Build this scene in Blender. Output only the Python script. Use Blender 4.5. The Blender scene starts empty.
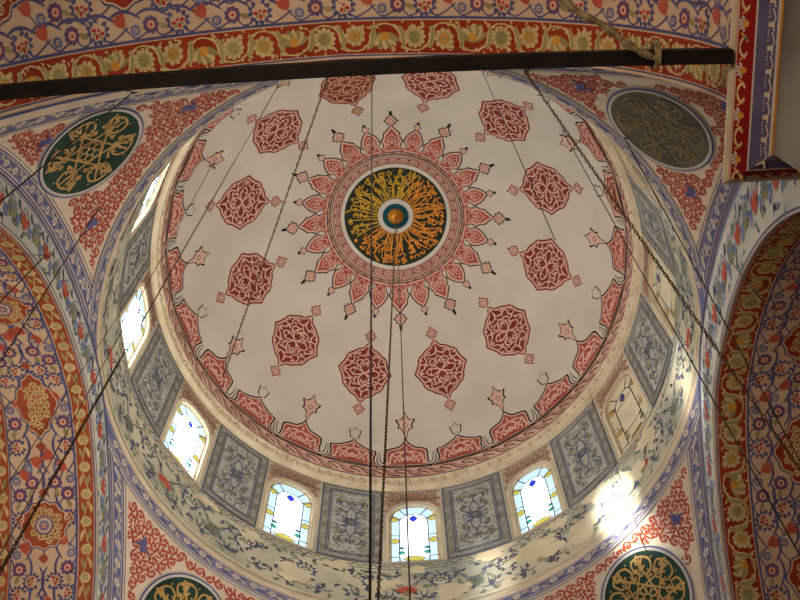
import bpy, math, random
from math import pi, sin, cos, radians, sqrt, atan2, acos, hypot
from mathutils import Vector, Matrix
scene = bpy.context.scene
COL = scene.collection
random.seed(7)
S = 4.0            # metres per bay half-width
Z0 = 2.2411        # eye level below the bay's datum, in half-widths
def W3(x, y, z): return Vector((x*S, y*S, (z+Z0)*S+1.6))

# ------------------------------------------------------------------ camera
M = [[0.9985526713, 0.0523597085, -0.0122891624], [-0.0533062039, 0.9331814799, -0.3554304071], [-0.0071422137, 0.3555710711, 0.9346219568]]
CAM = (0.0370191737, -1.4857712081, -2.2411441622)
FPX = 1086.3657
cam = bpy.data.cameras.new('camera')
cam.sensor_width = 36.0; cam.lens = FPX/800*36; cam.clip_end = 300
co = bpy.data.objects.new('camera', cam); COL.objects.link(co)
Rm = Matrix(((M[0][0], -M[1][0], -M[2][0]), (M[0][1], -M[1][1], -M[2][1]), (M[0][2], -M[1][2], -M[2][2])))
co.matrix_world = Matrix.Translation(W3(*CAM)) @ Rm.to_4x4()
scene.camera = co
def ray_at_z(px, py, z):
    a, b = (px-400)/FPX, (py-300)/FPX
    v = [M[0][k]*a+M[1][k]*b+M[2][k] for k in range(3)]
    t = (z-CAM[2])/v[2]
    return tuple(CAM[k]+t*v[k] for k in range(3))
def ray_march(px, py, inside, t0=1.2, t1=6.0, n=3000):
    a, b = (px-400)/FPX, (py-300)/FPX
    v = [M[0][k]*a+M[1][k]*b+M[2][k] for k in range(3)]
    for i in range(n):
        t = t0+(t1-t0)*i/n
        P = tuple(CAM[k]+t*v[k] for k in range(3))
        if not inside(P): return P
    return P

# ------------------------------------------------------------------ light
world = bpy.data.worlds.new('sky'); scene.world = world; world.use_nodes = True
bg = world.node_tree.nodes['Background']; bg.inputs[0].default_value = (0.80, 0.90, 1.0, 1); bg.inputs[1].default_value = 2.6
def light(name, kind, loc, target, energy, color, **kw):
    l = bpy.data.lights.new(name, kind); l.energy = energy; l.color = color
    for k, v in kw.items(): setattr(l, k, v)
    o = bpy.data.objects.new(name, l); COL.objects.link(o); o.location = loc
    o.rotation_euler = (Vector(target)-Vector(loc)).to_track_quat('-Z', 'Y').to_euler()
    return o
SUND = Vector((1.65, 1.16, -0.46))
light('sun', 'SUN', (-30, -20, 30), Vector((-30, -20, 30))+SUND, 32.0, (1.0, 0.95, 0.86), angle=radians(3.5))
light('fill_low_west', 'AREA', W3(1.1, 0.35, -1.6), W3(-1.15, 0.15, 0.7), 170.0, (1.0, 0.84, 0.68), size=3.0, spread=radians(75))  # unseen fill added to brighten the west soffit, no window behind it
light('fill_up_south', 'AREA', W3(-0.1, 0.7, -2.1), W3(0.0, 0.35, 2.0), 35.0, (1.0, 0.92, 0.82), size=3.2, spread=radians(52))  # added fill from below, stands in for floor bounce
light('nave_warm_fill', 'AREA', W3(-0.9, -2.6, -2.0), W3(0.45, -1.1, 0.7), 110.0, (1.0, 0.74, 0.52), size=4.0, spread=radians(70))  # unseen area light added as warm fill, standing in for nave lamps
scene.view_settings.view_transform = 'Standard'; scene.view_settings.look = 'None'
scene.view_settings.exposure = 0.0; scene.view_settings.gamma = 1.0; scene.view_settings.use_curve_mapping = False
scene.cycles.max_bounces = 7; scene.cycles.diffuse_bounces = 5; scene.cycles.transparent_max_bounces = 8
scene.cycles.use_denoising = True

# ------------------------------------------------------------------ materials
def lin(c): return tuple(((v/255)/12.92 if v/255 <= 0.04045 else ((v/255+0.055)/1.055)**2.4) for v in c)+(1,)
MATS = {}
def mat(name, c, c2=None, rough=0.85, scale=3.0, metal=0.0, emit=None, bump=0.0, lo=0.35, hi=0.65, detail=6):
    m = bpy.data.materials.new(name); m.use_nodes = True; nt = m.node_tree; n = nt.nodes; b = n['Principled BSDF']
    b.inputs['Roughness'].default_value = rough; b.inputs['Metallic'].default_value = metal
    b.inputs['Specular IOR Level'].default_value = 0.25
    if c2 is None: c2 = tuple(v*0.86 for v in c)
    tc = n.new('ShaderNodeTexCoord'); ns = n.new('ShaderNodeTexNoise'); ns.inputs['Scale'].default_value = scale; ns.inputs['Detail'].default_value = detail
    nt.links.new(tc.outputs['Object'], ns.inputs['Vector'])
    r = n.new('ShaderNodeValToRGB'); r.color_ramp.elements[0].position = lo; r.color_ramp.elements[1].position = hi
    r.color_ramp.elements[0].color = lin(c2); r.color_ramp.elements[1].color = lin(c)
    nt.links.new(ns.outputs['Fac'], r.inputs['Fac']); nt.links.new(r.outputs['Color'], b.inputs['Base Color'])
    if emit:
        b.inputs['Emission Color'].default_value = lin(c); b.inputs['Emission Strength'].default_value = emit
    if bump:
        bp = n.new('ShaderNodeBump'); bp.inputs['Strength'].default_value = bump; bp.inputs['Distance'].default_value = 0.02
        nt.links.new(ns.outputs['Fac'], bp.inputs['Height']); nt.links.new(bp.outputs['Normal'], b.inputs['Normal'])
    MATS[name] = m; return m
mat('plaster', (206, 198, 187), (194, 186, 175), scale=1.1)
mat('pink', (214, 176, 160), (200, 162, 146), scale=2)
mat('pink_brown', (196, 158, 130), (180, 142, 112), scale=2)
mat('dark_red', (134, 50, 44), (116, 40, 38), scale=5)
mat('mid_red', (172, 86, 72), (156, 72, 60), scale=5)
mat('black_line', (34, 28, 30))
mat('brown_line', (110, 52, 44))
mat('white_paint', (206, 202, 196), (192, 188, 182), scale=2)
mat('teal', (16, 74, 84), (12, 60, 70))
mat('roundel_dark', (46, 50, 34), (30, 40, 30), scale=2)
mat('gold_script', (222, 142, 42), (196, 128, 34), rough=0.5, scale=3)
mat('gold_yellow', (200, 160, 44), (176, 136, 36), rough=0.5, scale=3)
mat('bronze', (206, 146, 50), (180, 116, 34), rough=0.28, metal=0.45)
mat('cream', (228, 212, 192), (214, 198, 178), scale=2.5)
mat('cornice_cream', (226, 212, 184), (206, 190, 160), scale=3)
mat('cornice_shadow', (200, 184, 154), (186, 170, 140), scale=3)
mat('soffit_cream', (226, 200, 172), (212, 184, 156), scale=2)
mat('blue', (100, 102, 148), (82, 84, 132), scale=4)
mat('band_blue', (122, 128, 166), (104, 110, 152), scale=3)
mat('light_blue', (128, 146, 194), (112, 128, 176), scale=4)
mat('leaf_cream', (216, 208, 178), (196, 188, 156), scale=4)
mat('scroll_red', (166, 64, 40), (148, 50, 32), scale=2)
mat('scroll_orange', (178, 92, 64), (160, 76, 50), scale=2)
mat('deep_red', (150, 22, 24), (130, 16, 18), scale=3)
mat('flower_gold', (222, 202, 150), (200, 178, 120), scale=6)
mat('flower_core', (222, 168, 76), (200, 140, 50), scale=6)
mat('olive', (174, 164, 114), (150, 142, 96), scale=5)
mat('tulip_red', (200, 104, 80), (186, 84, 66), scale=5)
mat('crimson', (196, 60, 70), (176, 44, 56), scale=5)
mat('pend_red', (184, 88, 70), (168, 72, 56), scale=3)
mat('glare_olive', (98, 90, 66), (78, 76, 58), scale=2, rough=0.5)  # roundel ground with glare mixed into its colour
mat('glare_gold', (134, 118, 78), (116, 102, 66), rough=0.5, scale=4)  # script paint dulled, glare put into the colour
mat('script_green', (44, 74, 62), (30, 54, 46), scale=2)
mat('script_gold', (200, 168, 106), (172, 138, 78), rough=0.55, scale=4)
mat('tracery', (166, 104, 88), (150, 90, 76), scale=4)
mat('panel_grey', (192, 192, 184), (166, 166, 156), scale=4)
mat('panel_edge', (158, 158, 150), (128, 128, 120), scale=5)
mat('panel_blue', (104, 110, 132), (86, 90, 112), scale=5)
mat('panel_olive', (150, 146, 108), (128, 124, 90), scale=5)
mat('drum_cream', (214, 204, 178), (186, 180, 160), scale=1.4)
mat('worn_paint', (176, 178, 162), (212, 204, 180), scale=1.0, lo=0.42, hi=0.58)
mat('bare_plaster', (232, 222, 192), (218, 204, 170), scale=2)
mat('floral_ground', (222, 220, 208), (200, 202, 192), scale=1.2)
mat('faded_green', (140, 156, 132), (120, 138, 118), scale=5)
mat('iron', (36, 30, 28), (22, 18, 18), rough=0.55, scale=6, bump=0.3)
mat('wire', (60, 50, 44), (44, 36, 32), rough=0.6)
mat('rust', (112, 88, 66), (70, 52, 40), rough=0.8, scale=12)
mat('rope', (176, 160, 128), (130, 112, 86), rough=0.9, scale=14, bump=0.5)
mat('marble', (150, 142, 130), (96, 88, 80), rough=0.4, scale=0.9, lo=0.3, hi=0.7, detail=10)
mat('purple', (104, 98, 136), (90, 84, 120), scale=3)
mat('gilt', (206, 148, 52), (180, 120, 36), rough=0.4)
mat('stone_floor', (160, 140, 120), (140, 116, 96), scale=0.4)
mat('nave_plaster', (196, 176, 150), (180, 158, 132), scale=0.3)
mat('lead', (70, 78, 88), (56, 62, 70), rough=0.5)
mat('blind_glass', (236, 226, 192), (214, 210, 184), scale=2, rough=0.4)
mat('blind_amber', (222, 180, 96), (206, 158, 74), scale=3, rough=0.4)
def glass(name, c, strength, trans):
    m = bpy.data.materials.new(name); m.use_nodes = True; nt = m.node_tree; n = nt.nodes
    for x in list(n): n.remove(x)
    out = n.new('ShaderNodeOutputMaterial'); add = n.new('ShaderNodeAddShader'); t = n.new('ShaderNodeBsdfTransparent'); e = n.new('ShaderNodeEmission')
    tc = n.new('ShaderNodeTexCoord'); ns = n.new('ShaderNodeTexNoise'); ns.inputs['Scale'].default_value = 2.2
    r = n.new('ShaderNodeValToRGB'); r.color_ramp.elements[0].position = 0.3; r.color_ramp.elements[1].position = 0.7
    a = lin(c); r.color_ramp.elements[0].color = tuple(v*0.86 for v in a[:3])+(1,); r.color_ramp.elements[1].color = a
    nt.links.new(tc.outputs['Object'], ns.inputs['Vector']); nt.links.new(ns.outputs['Fac'], r.inputs['Fac']); nt.links.new(r.outputs['Color'], e.inputs['Color'])
    t.inputs[0].default_value = tuple(v*trans for v in lin(c)[:3])+(1,); e.inputs[1].default_value = strength
    nt.links.new(t.outputs[0], add.inputs[0]); nt.links.new(e.outputs[0], add.inputs[1]); nt.links.new(add.outputs[0], out.inputs[0])
    MATS[name] = m
GL = 4.2
glass('glass_clear', (240, 248, 255), GL*0.9, 0.10)
glass('glass_sky', (255, 250, 242), GL*8, 0.16)
glass('glass_bright', (255, 252, 244), GL*9.0, 0.9)
glass('glass_pale_blue', (196, 226, 250), GL*0.30, 0.15)
glass('glass_yellow', (230, 212, 96), 0.85, 0.10)
glass('glass_blue', (56, 72, 226), 0.9, 0.05)
glass('glass_green', (76, 186, 160), 0.8, 0.05)

# ------------------------------------------------------------------ mesh helpers
def tag(o, label=None, cat=None, group=None, kind=None):
    if label: o['label'] = label
    if cat: o['category'] = cat
    if group: o['group'] = group
    if kind: o['kind'] = kind
    return o
def link(name, me, parent=None):
    o = bpy.data.objects.new(name, me); COL.objects.link(o)
    if parent is not None: o.parent = parent
    return o
class Art:
    """collects painted relief: faces in bay units, one material index per colour"""
    def __init__(s): s.v = []; s.f = []; s.m = []; s.mats = []
    def mi(s, name):
        if name not in s.mats: s.mats.append(name)
        return s.mats.index(name)
    def poly(s, pts, name):
        b = len(s.v); s.v += [tuple(p) for p in pts]; s.f.append(tuple(range(b, b+len(pts)))); s.m.append(s.mi(name))
    def grid(s, rows, name, close=False):
        b = len(s.v); n = len(rows[0]); k = s.mi(name)
        for r in rows: s.v += [tuple(p) for p in r]
        for i in range(len(rows)-1):
            for j in range(n if close else n-1):
                j2 = (j+1) % n
                s.f.append((b+i*n+j, b+i*n+j2, b+(i+1)*n+j2, b+(i+1)*n+j)); s.m.append(k)
    # 2-D drawing through a chart c(u, v, h)
    def stroke(s, c, pts, w, name, h, closed=False, taper=False, ok=None):
        n = len(pts)
        if n < 2: return
        if closed: pts = list(pts)+[pts[0]]; n += 1
        L = []; R = []
        for i in range(n):
            if closed and (i == 0 or i == n-1): a, b = pts[n-2], pts[1]
            else: a, b = pts[max(i-1, 0)], pts[min(i+1, n-1)]
            dx, dy = b[0]-a[0], b[1]-a[1]; d = hypot(dx, dy) or 1e-9
            ww = w/2
            if taper: ww *= max(0.18, sin(pi*min(1, (i+0.6)/n*0.98)))**0.6
            ox, oy = -dy/d*ww, dx/d*ww
            L.append((pts[i][0]+ox, pts[i][1]+oy)); R.append((pts[i][0]-ox, pts[i][1]-oy))
        if ok is None:
            s.grid([[c(a[0], a[1], h) for a in L], [c(a[0], a[1], h) for a in R]], name)
        else:
            run = []
            for i in range(n+1):
                if i < n and ok(*pts[i]): run.append(i)
                else:
                    if len(run) > 1: s.grid([[c(*L[j], h) for j in run], [c(*R[j], h) for j in run]], name)
                    run = []
    def fill(s, c, pts, name, h, ctr=None, rings=2):
        n = len(pts)
        if ctr is None: ctr = (sum(p[0] for p in pts)/n, sum(p[1] for p in pts)/n)
        if rings <= 1:
            s.poly([c(p[0], p[1], h) for p in pts], name) if n < 5 else s.fan(c, pts, name, h, ctr); return
        rows = []
        for k in range(1, rings+1):
            t = k/rings; rows.append([c(ctr[0]+(p[0]-ctr[0])*t, ctr[1]+(p[1]-ctr[1])*t, h) for p in pts])
        s.grid(rows, name, close=True)
        b = len(s.v); s.v.append(tuple(c(ctr[0], ctr[1], h))); s.v += [tuple(p) for p in rows[0]]; k = s.mi(name)
        for j in range(n): s.f.append((b, b+1+j, b+1+(j+1) % n)); s.m.append(k)
    def fan(s, c, pts, name, h, ctr):
        b = len(s.v); n = len(pts); s.v.append(tuple(c(ctr[0], ctr[1], h))); s.v += [tuple(c(p[0], p[1], h)) for p in pts]; k = s.mi(name)
        for j in range(n): s.f.append((b, b+1+j, b+1+(j+1) % n)); s.m.append(k)
    def disc(s, c, x, y, r, name, h, n=14, ry=None):
        s.fan(c, [(x+r*cos(2*pi*k/n), y+(ry or r)*sin(2*pi*k/n)) for k in range(n)], name, h, (x, y))
    def ring(s, c, x, y, r0, r1, name, h, n=20):
        s.grid([[c(x+r*cos(2*pi*k/n), y+r*sin(2*pi*k/n), h) for k in range(n)] for r in (r0, r1)], name, close=True)
    def band(s, c, u0, u1, v0, v1, name, h, nu=60, nv=2):
        s.grid([[c(u0+(u1-u0)*i/nu, v0+(v1-v0)*j/nv, h) for i in range(nu+1)] for j in range(nv+1)], name)
    def build(s, name, parent=None, smooth=False):
        me = bpy.data.meshes.new(name)
        me.from_pydata([W3(*p) for p in s.v], [], s.f); me.update()
        for k in s.mats: me.materials.append(MATS[k])
        me.polygons.foreach_set('material_index', s.m)
        if smooth: me.polygons.foreach_set('use_smooth', [True]*len(s.f))
        return link(name, me, parent)
def spline(pts, n=6, closed=False):
    out = []; N = len(pts); rng = N if closed else N-1
    for i in range(rng):
        if closed: p0, p1, p2, p3 = pts[(i-1) % N], pts[i], pts[(i+1) % N], pts[(i+2) % N]
        else: p0, p1, p2, p3 = pts[max(i-1, 0)], pts[i], pts[i+1], pts[min(i+2, N-1)]
        for k in range(n):
            t = k/n
            out.append(tuple(0.5*((2*p1[a])+(-p0[a]+p2[a])*t+(2*p0[a]-5*p1[a]+4*p2[a]-p3[a])*t*t+(-p0[a]+3*p1[a]-3*p2[a]+p3[a])*t**3) for a in (0, 1)))
    if not closed: out.append(tuple(pts[-1]))
    return out
def xf(pts, ox=0, oy=0, sc=1, rot=0, flip=1, sy=None):
    c_, s_ = cos(rot), sin(rot); sy = sc if sy is None else sy
    return [(ox+c_*(p[0]*sc*flip)-s_*(p[1]*sy), oy+s_*(p[0]*sc*flip)+c_*(p[1]*sy)) for p in pts]
def sub(c, ox, oy, rot=0, sc=1):
    cr, sr = cos(rot), sin(rot)
    return lambda u, v, h: c(ox+(u*cr-v*sr)*sc, oy+(u*sr+v*cr)*sc, h)

# motifs ------------------------------------------------------------
def almond(L, w, bend=0.0, n=7):
    a = [(L*k/n, w*sin(pi*k/n)**0.8+bend*sin(pi*k/n)) for k in range(n+1)]
    b = [(L*k/n, -w*sin(pi*k/n)**0.8+bend*sin(pi*k/n)) for k in range(n-1, 0, -1)]
    return a+b
def leaf(A, c, x, y, L, w, rot, name, h, bend=0.0):
    p = xf(almond(L, w, bend), x, y, 1, rot)
    A.fan(c, p, name, h, xf([(L/2, bend)], x, y, 1, rot)[0])
def rosette(A, c, x, y, R, petals, h, cols, rot=0):
    n = petals*6; pts = []
    for k in range(n):
        a = 2*pi*k/n; r = R*(0.80+0.20*abs(cos(petals*a/2)))
        pts.append((x+r*cos(a+rot), y+r*sin(a+rot)))
    A.fan(c, pts, cols[0], h, (x, y))
    if R > 0.014:
        for k in range(petals):
            a = rot+2*pi*k/petals+pi/petals
            A.stroke(c, [(x+R*0.34*cos(a), y+R*0.34*sin(a)), (x+R*0.84*cos(a), y+R*0.84*sin(a))], R*0.07, cols[2], h+0.0012)
    A.disc(c, x, y, R*0.46, cols[1], h+0.0014, 12); A.ring(c, x, y, R*0.46, R*0.54, cols[2], h+0.0022, 14)
    A.disc(c, x, y, R*0.2, cols[2], h+0.0026, 8)
def hatayi(A, c, x, y, R, rot, h, outer='blue', mid='soffit_cream', core='crimson', tipc='olive'):
    for k in range(11):
        a = rot+radians(-150+30*k); leaf(A, c, x+R*0.35*cos(a), y+R*0.35*sin(a), R*0.68, R*0.17, a, outer, h)
    pts = [(x+R*0.62*(1-0.12*cos(8*t))*cos(t), y+R*0.62*(1-0.12*cos(8*t))*sin(t)) for t in [2*pi*k/32 for k in range(32)]]
    A.fan(c, pts, mid, h+0.0012, (x, y))
    for k in range(5):
        a = rot+radians(-90+45*k); leaf(A, c, x+R*0.12*cos(a), y+R*0.12*sin(a), R*0.46, R*0.13, a, core if k % 2 == 0 else tipc, h+0.002)
    A.disc(c, x-R*0.1*cos(rot), y-R*0.1*sin(rot), R*0.22, mid, h+0.003, 10); A.disc(c, x-R*0.1*cos(rot), y-R*0.1*sin(rot), R*0.12, core, h+0.004, 8)
def curl_pts(x, y, r, a0, turns, sgn=1, n=16):
    return [(x+r*(1-0.72*k/n)*cos(a0+sgn*turns*2*pi*k/n), y+r*(1-0.72*k/n)*sin(a0+sgn*turns*2*pi*k/n)) for k in range(n+1)]
def scroll_area(A, c, inside, box, step, name, h, w, leafname=None, seed=1):
    rnd = random.Random(seed); leafname = leafname or name; pts = []
    rows = int((box[3]-box[1])/(step*0.86))+1
    for j in range(rows+1):
        for i in range(int((box[2]-box[0])/step)+2):
            x = box[0]+(i+0.5*(j % 2))*step; y = box[1]+j*step*0.86
            if inside(x, y, 0.30*step): pts.append((x, y, (i+j) % 2))
    for (x, y, s) in pts:
        sg = 1 if s else -1; a0 = rnd.choice((0, 1, 2, 3, 4, 5))*pi/3
        A.stroke(c, curl_pts(x, y, step*0.47, a0, 1.12, sg), w, name, h, ok=lambda u, v: inside(u, v, 0))
        for k in range(3):
            a = a0+sg*(0.9+k*1.7); lx, ly = x+step*0.36*cos(a), y+step*0.36*sin(a)
            if inside(lx, ly, step*0.16):
                leaf(A, c, lx, ly, step*0.34, step*0.085, a+sg*2.3, leafname, h+0.0006, bend=sg*step*0.03)
        A.disc(c, x, y, step*0.11, leafname, h+0.0006, 8)
    for (x, y, s) in pts:
        for dx, dy in ((step, 0), (step*0.5, step*0.86), (-step*0.5, step*0.86)):
            q = (x+dx, y+dy)
            if inside(q[0], q[1], 0.3*step) and inside(x+dx/2, y+dy/2, 0):
                A.stroke(c, spline([(x+dx*0.3-dy*0.22, y+dy*0.3+dx*0.22), (x+dx*0.5, y+dy*0.5), (x+dx*0.7+dy*0.22, y+dy*0.7-dx*0.22)], 4), w*0.9, name, h, ok=lambda u, v: inside(u, v, 0))
def flower_scroll(A, c, u0, u1, vm, Wd, h, cols, seed=3):
    """running scroll of big blossoms encircled by crescent leaves; cols = stem, petal, core, line, leaf"""
    rnd = random.Random(seed); stem, petal, core, line, lf = cols
    P = Wd*0.98; n = max(1, int(round((u1-u0)/P))); P = (u1-u0)/n
    for i in range(n):
        x = u0+(i+0.5)*P; sg = 1 if i % 2 else -1; R = Wd*0.36
        kind = i % 3
        if kind == 0: rosette(A, c, x, vm, R*1.02, 12, h+0.001, (petal, lf, line))
        elif kind == 1:
            rosette(A, c, x, vm-sg*Wd*0.06, R*0.95, 9, h+0.001, (petal, core, line), rot=0.3)
        else:
            for k in range(7):
                a = radians(-90*sg-60+20*k) if sg > 0 else radians(90-60+20*k)
                leaf(A, c, x, vm+sg*Wd*0.14, R*1.55, R*0.30, -abs(a) if sg > 0 else abs(a), petal if k % 2 else lf, h+0.001+0.0003*k)
            A.disc(c, x, vm+sg*Wd*0.02, R*0.42, core, h+0.004, 10)
        A.stroke(c, [(x+P*0.5*cos(t), vm+sg*Wd*0.42*sin(t)) for t in [pi*k/14 for k in range(-1, 16)]], Wd*0.05, stem, h+0.0007)
        for k, t in enumerate((0.35, 0.62)):
            a = pi*t; leaf(A, c, x+P*0.5*cos(a), vm+sg*Wd*0.42*sin(a), Wd*0.26, Wd*0.045, a*sg+(pi/2 if k else -pi/2)*sg, stem, h+0.0012, bend=Wd*0.03)
        # crescent leaf
        cr = [(x-P*0.5+Wd*0.10*cos(t)*1.0+Wd*0.06*sin(t), vm+Wd*0.36*sin(t)*sg) for t in [radians(-70+14*k) for k in range(11)]]
        A.stroke(c, cr, Wd*0.17, stem, h+0.0022, taper=True); A.stroke(c, cr, Wd*0.11, lf, h+0.0032, taper=True)
        for q in range(6): leaf(A, c, x+rnd.uniform(-0.5, 0.5)*P, vm+rnd.choice((-1, 1))*rnd.uniform(0.30, 0.44)*Wd, Wd*0.15, Wd*0.035, rnd.uniform(0, 6.3), stem, h+0.0005, bend=Wd*0.02)
        for q in range(3):
            bx, by = x+P*(0.18+0.16*q), vm-sg*Wd*(0.30+0.06*(q % 2)); leaf(A, c, bx, by, Wd*0.17, Wd*0.05, rnd.uniform(-1, 1)+(pi if q % 2 else 0), stem if q % 2 else petal, h+0.0016)
def leafy_band(A, c, u0, u1, vm, Wd, h, bgc, leafc, rosec, linec):
    """narrow band: small rosettes between slanted leaves"""
    P = Wd*1.85; n = max(1, int(round((u1-u0)/P))); P = (u1-u0)/n
    for i in range(n):
        x = u0+(i+0.5)*P; sg = 1 if i % 2 else -1
        A.disc(c, x, vm, Wd*0.36, rosec, h+0.001, 12); A.ring(c, x, vm, Wd*0.14, Wd*0.19, linec, h+0.0016, 10); A.disc(c, x, vm, Wd*0.07, linec, h+0.0018, 6)
        for s2 in (1, -1):
            leaf(A, c, x+P*0.5-P*0.24, vm+s2*Wd*0.20-sg*Wd*0.08, P*0.46, Wd*0.12, sg*0.30, leafc if s2*sg > 0 else linec, h+0.001, bend=Wd*0.05*s2)
        A.stroke(c, spline([(x, vm+sg*Wd*0.4), (x+P*0.25, vm+sg*Wd*0.12), (x+P*0.5, vm), (x+P*0.75, vm-sg*Wd*0.12), (x+P, vm-sg*Wd*0.4)], 3), Wd*0.06, leafc, h+0.0013)

# =================================================================== SHELL GEOMETRY
H, RS, KE = 2.8151, 1.0146, 1.0228
ZC = H-KE*RS; DOFF = radians(0.396); DROFF = radians(-0.61)
def dome_pt(az, t, h=0):
    h = h*0.5 if 0 < h < 0.0099 else h
    return ((RS-h)*sin(t)*cos(az+DOFF), (RS-h)*sin(t)*sin(az+DOFF), ZC+(KE*RS-h)*cos(t))
def dome_local(az0, t0):
    def c(u, v, h):
        t = t0+v/RS; return dome_pt(az0+u/(RS*max(0.02, sin(t))), t, h)
    return c
def dome_polar(u, v, h): return dome_pt(u, v, h)          # u = azimuth, v = polar angle
PT = 0.1567; ZS = -0.10
def w_of(z): return -0.161+sqrt(max(0, 1.188**2-(z-ZS)**2))
def z_of(w): return ZS+sqrt(max(0, 1.188**2-(w+0.161)**2))
class Arch:
    def __init__(s, r, c, z=ZS): s.r = r; s.c = c; s.z = z; s.al = acos(PT/(1+PT)); s.L = r*(1+PT)*s.al
    def pt(s, q, dr=0):
        """q: length along the curve from the crown (signed), dr: outward; gives (across, height)"""
        k = abs(q)/s.L; sg = 1 if q >= 0 else -1; r = s.r+dr
        if k > 1: return (s.c+sg*r, s.z-(k-1)*s.L)
        th = s.al*(1-k); return (s.c+sg*(-PT*r+r*(1+PT)*cos(th)), s.z+r*(1+PT)*sin(th))

# ------------------------------------------------------------------ dome
A = Art()
nt_, na = 40, 144
A.grid([[dome_pt(2*pi*j/na, 0.002+(1.345-0.002)*i/nt_) for j in range(na)] for i in range(nt_+1)], 'plaster', close=True)
A.grid([[dome_pt(2*pi*j/na, 0.002+(1.345-0.002)*i/nt_, -0.09) for j in range(na)] for i in range(nt_+1)], 'lead', close=True)
A.grid([[dome_pt(2*pi*j/na, 1.345, hh) for j in range(na)] for hh in (-0.09, 0)], 'lead', close=True)
ceiling = tag(A.build('ceiling', smooth=True), 'white plastered dome on a windowed drum', kind='structure')

# medallions
def med_outline(g=0.0):
    q = [(0.0, 0.150), (0.012, 0.140), (0.024, 0.122), (0.046, 0.113), (0.058, 0.104), (0.068, 0.094), (0.084, 0.084), (0.096, 0.068), (0.100, 0.050), (0.106, 0.036), (0.116, 0.018), (0.127, 0.0)]
    q = [(x*(1+g*8.0), y*(1+g*7.0)) for x, y in q]
    full = [(x, y) for x, y in q]+[(x, -y) for x, y in q[-2::-1]]+[(-x, -y) for x, y in q[1:]]+[(-x, y) for x, y in q[-2:0:-1]]
    return full
def diamond(cx, cy, r, rot=0):
    b = [(0, 1.25), (0.34, 0.62), (0.62, 0.62), (0.62, 0.34), (1.0, 0), (0.62, -0.34), (0.62, -0.62), (0.34, -0.62), (0, -1.0), (-0.34, -0.62), (-0.62, -0.62), (-0.62, -0.34), (-1.0, 0), (-0.62, 0.34), (-0.62, 0.62), (-0.34, 0.62)]
    return xf(b, cx, cy, r, rot)
def make_medallion(az, brown=False):
    A = Art(); c = dome_local(az, 0.782); h = 0.002
    pk = 'pink_brown' if brown else 'pink'; rd = 'dark_red'
    A.fill(c, med_outline(0.006), rd, h, (0, 0), 4)
    A.fill(c, med_outline(-0.003), pk, h+0.0018, (0, 0), 4)
    A.fill(c, med_outline(-0.012), rd, h+0.0036, (0, 0), 4)
    for s in (1, -1):
        A.fill(c, diamond(0, s*0.186, 0.031, 0 if s > 0 else pi), rd, h, (0, s*0.186), 2)
        A.fill(c, diamond(0, s*0.186, 0.0235, 0 if s > 0 else pi), pk, h+0.0018, (0, s*0.186), 2)
        A.stroke(c, diamond(0, s*0.185, 0.013), 0.003, rd, h+0.0036, closed=True)
        A.stroke(c, [(0, s*0.135), (0, s*0.162)], 0.011, rd, h+0.0006)
        A.stroke(c, [(0, s*0.125), (0, s*0.166)], 0.0055, pk, h+0.0040)
    hs = h+0.0054; w = 0.0064
    for sx in (1, -1):
        for sy in (1, -1):
            F = lambda p: [(x*sx, y*sy) for x, y in p]
            A.stroke(c, F(spline([(0, 0), (0.018, 0.016), (0.024, 0.040), (0.012, 0.062), (0, 0.074)], 5)), w, pk, hs)
            A.stroke(c, F(spline([(0, 0), (0.026, 0.012), (0.050, 0.018), (0.066, 0.008), (0.074, 0)], 5)), w, pk, hs)
            A.stroke(c, F(spline([(0.012, 0.062), (0.030, 0.062), (0.046, 0.050), (0.040, 0.032), (0.026, 0.026)], 5)), w, pk, hs)
            A.stroke(c, F(spline([(0, 0.100), (0.016, 0.086), (0.034, 0.084), (0.054, 0.090)], 5)), w, pk, hs)
            A.stroke(c, F(spline([(0.054, 0.090), (0.064, 0.072), (0.058, 0.056), (0.072, 0.044), (0.092, 0.046)], 5)), w, pk, hs)
            A.stroke(c, F(spline([(0.105, 0), (0.094, 0.014), (0.080, 0.020), (0.070, 0.034)], 5)), w, pk, hs)
            leaf(A, c, sx*0.010, sy*0.030, 0.022, 0.004, atan2(sy, sx*0.1), pk, hs)
            leaf(A, c, sx*0.074, sy*0.062, 0.024, 0.005, atan2(sy*0.6, sx), pk, hs)
            leaf(A, c, sx*0.050, sy*0.034, 0.026, 0.005, atan2(sy*0.4, sx), pk, hs)
            leaf(A, c, sx*0.030, sy*0.098, 0.020, 0.004, atan2(-sy*0.3, sx), pk, hs)
        for q in range(6):
            a = radians(20+28*q)*sx; leaf(A, c, 0.082*cos(a), 0.090*sin(a), 0.020, 0.0042, a+2.2*sx, pk, hs, bend=0.003); leaf(A, c, 0.052*cos(a), 0.058*sin(a), 0.018, 0.0040, a-1.9*sx, pk, hs, bend=0.003)
        A.disc(c, 0, sx*0.046, 0.0065, pk, hs, 8); leaf(A, c, 0, sx*0.088, 0.036, 0.005, sx*pi/2, pk, hs); leaf(A, c, sx*0.082, 0, 0.026, 0.006, 0 if sx > 0 else pi, pk, hs)
    o = A.build('painted_medallion', ceiling)
    if brown: o['label'] = 'medallion repainted in a browner tone'
    return o
for k in range(12): make_medallion(radians(15+30*k), brown=(15+30*k in (255,)))

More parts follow.
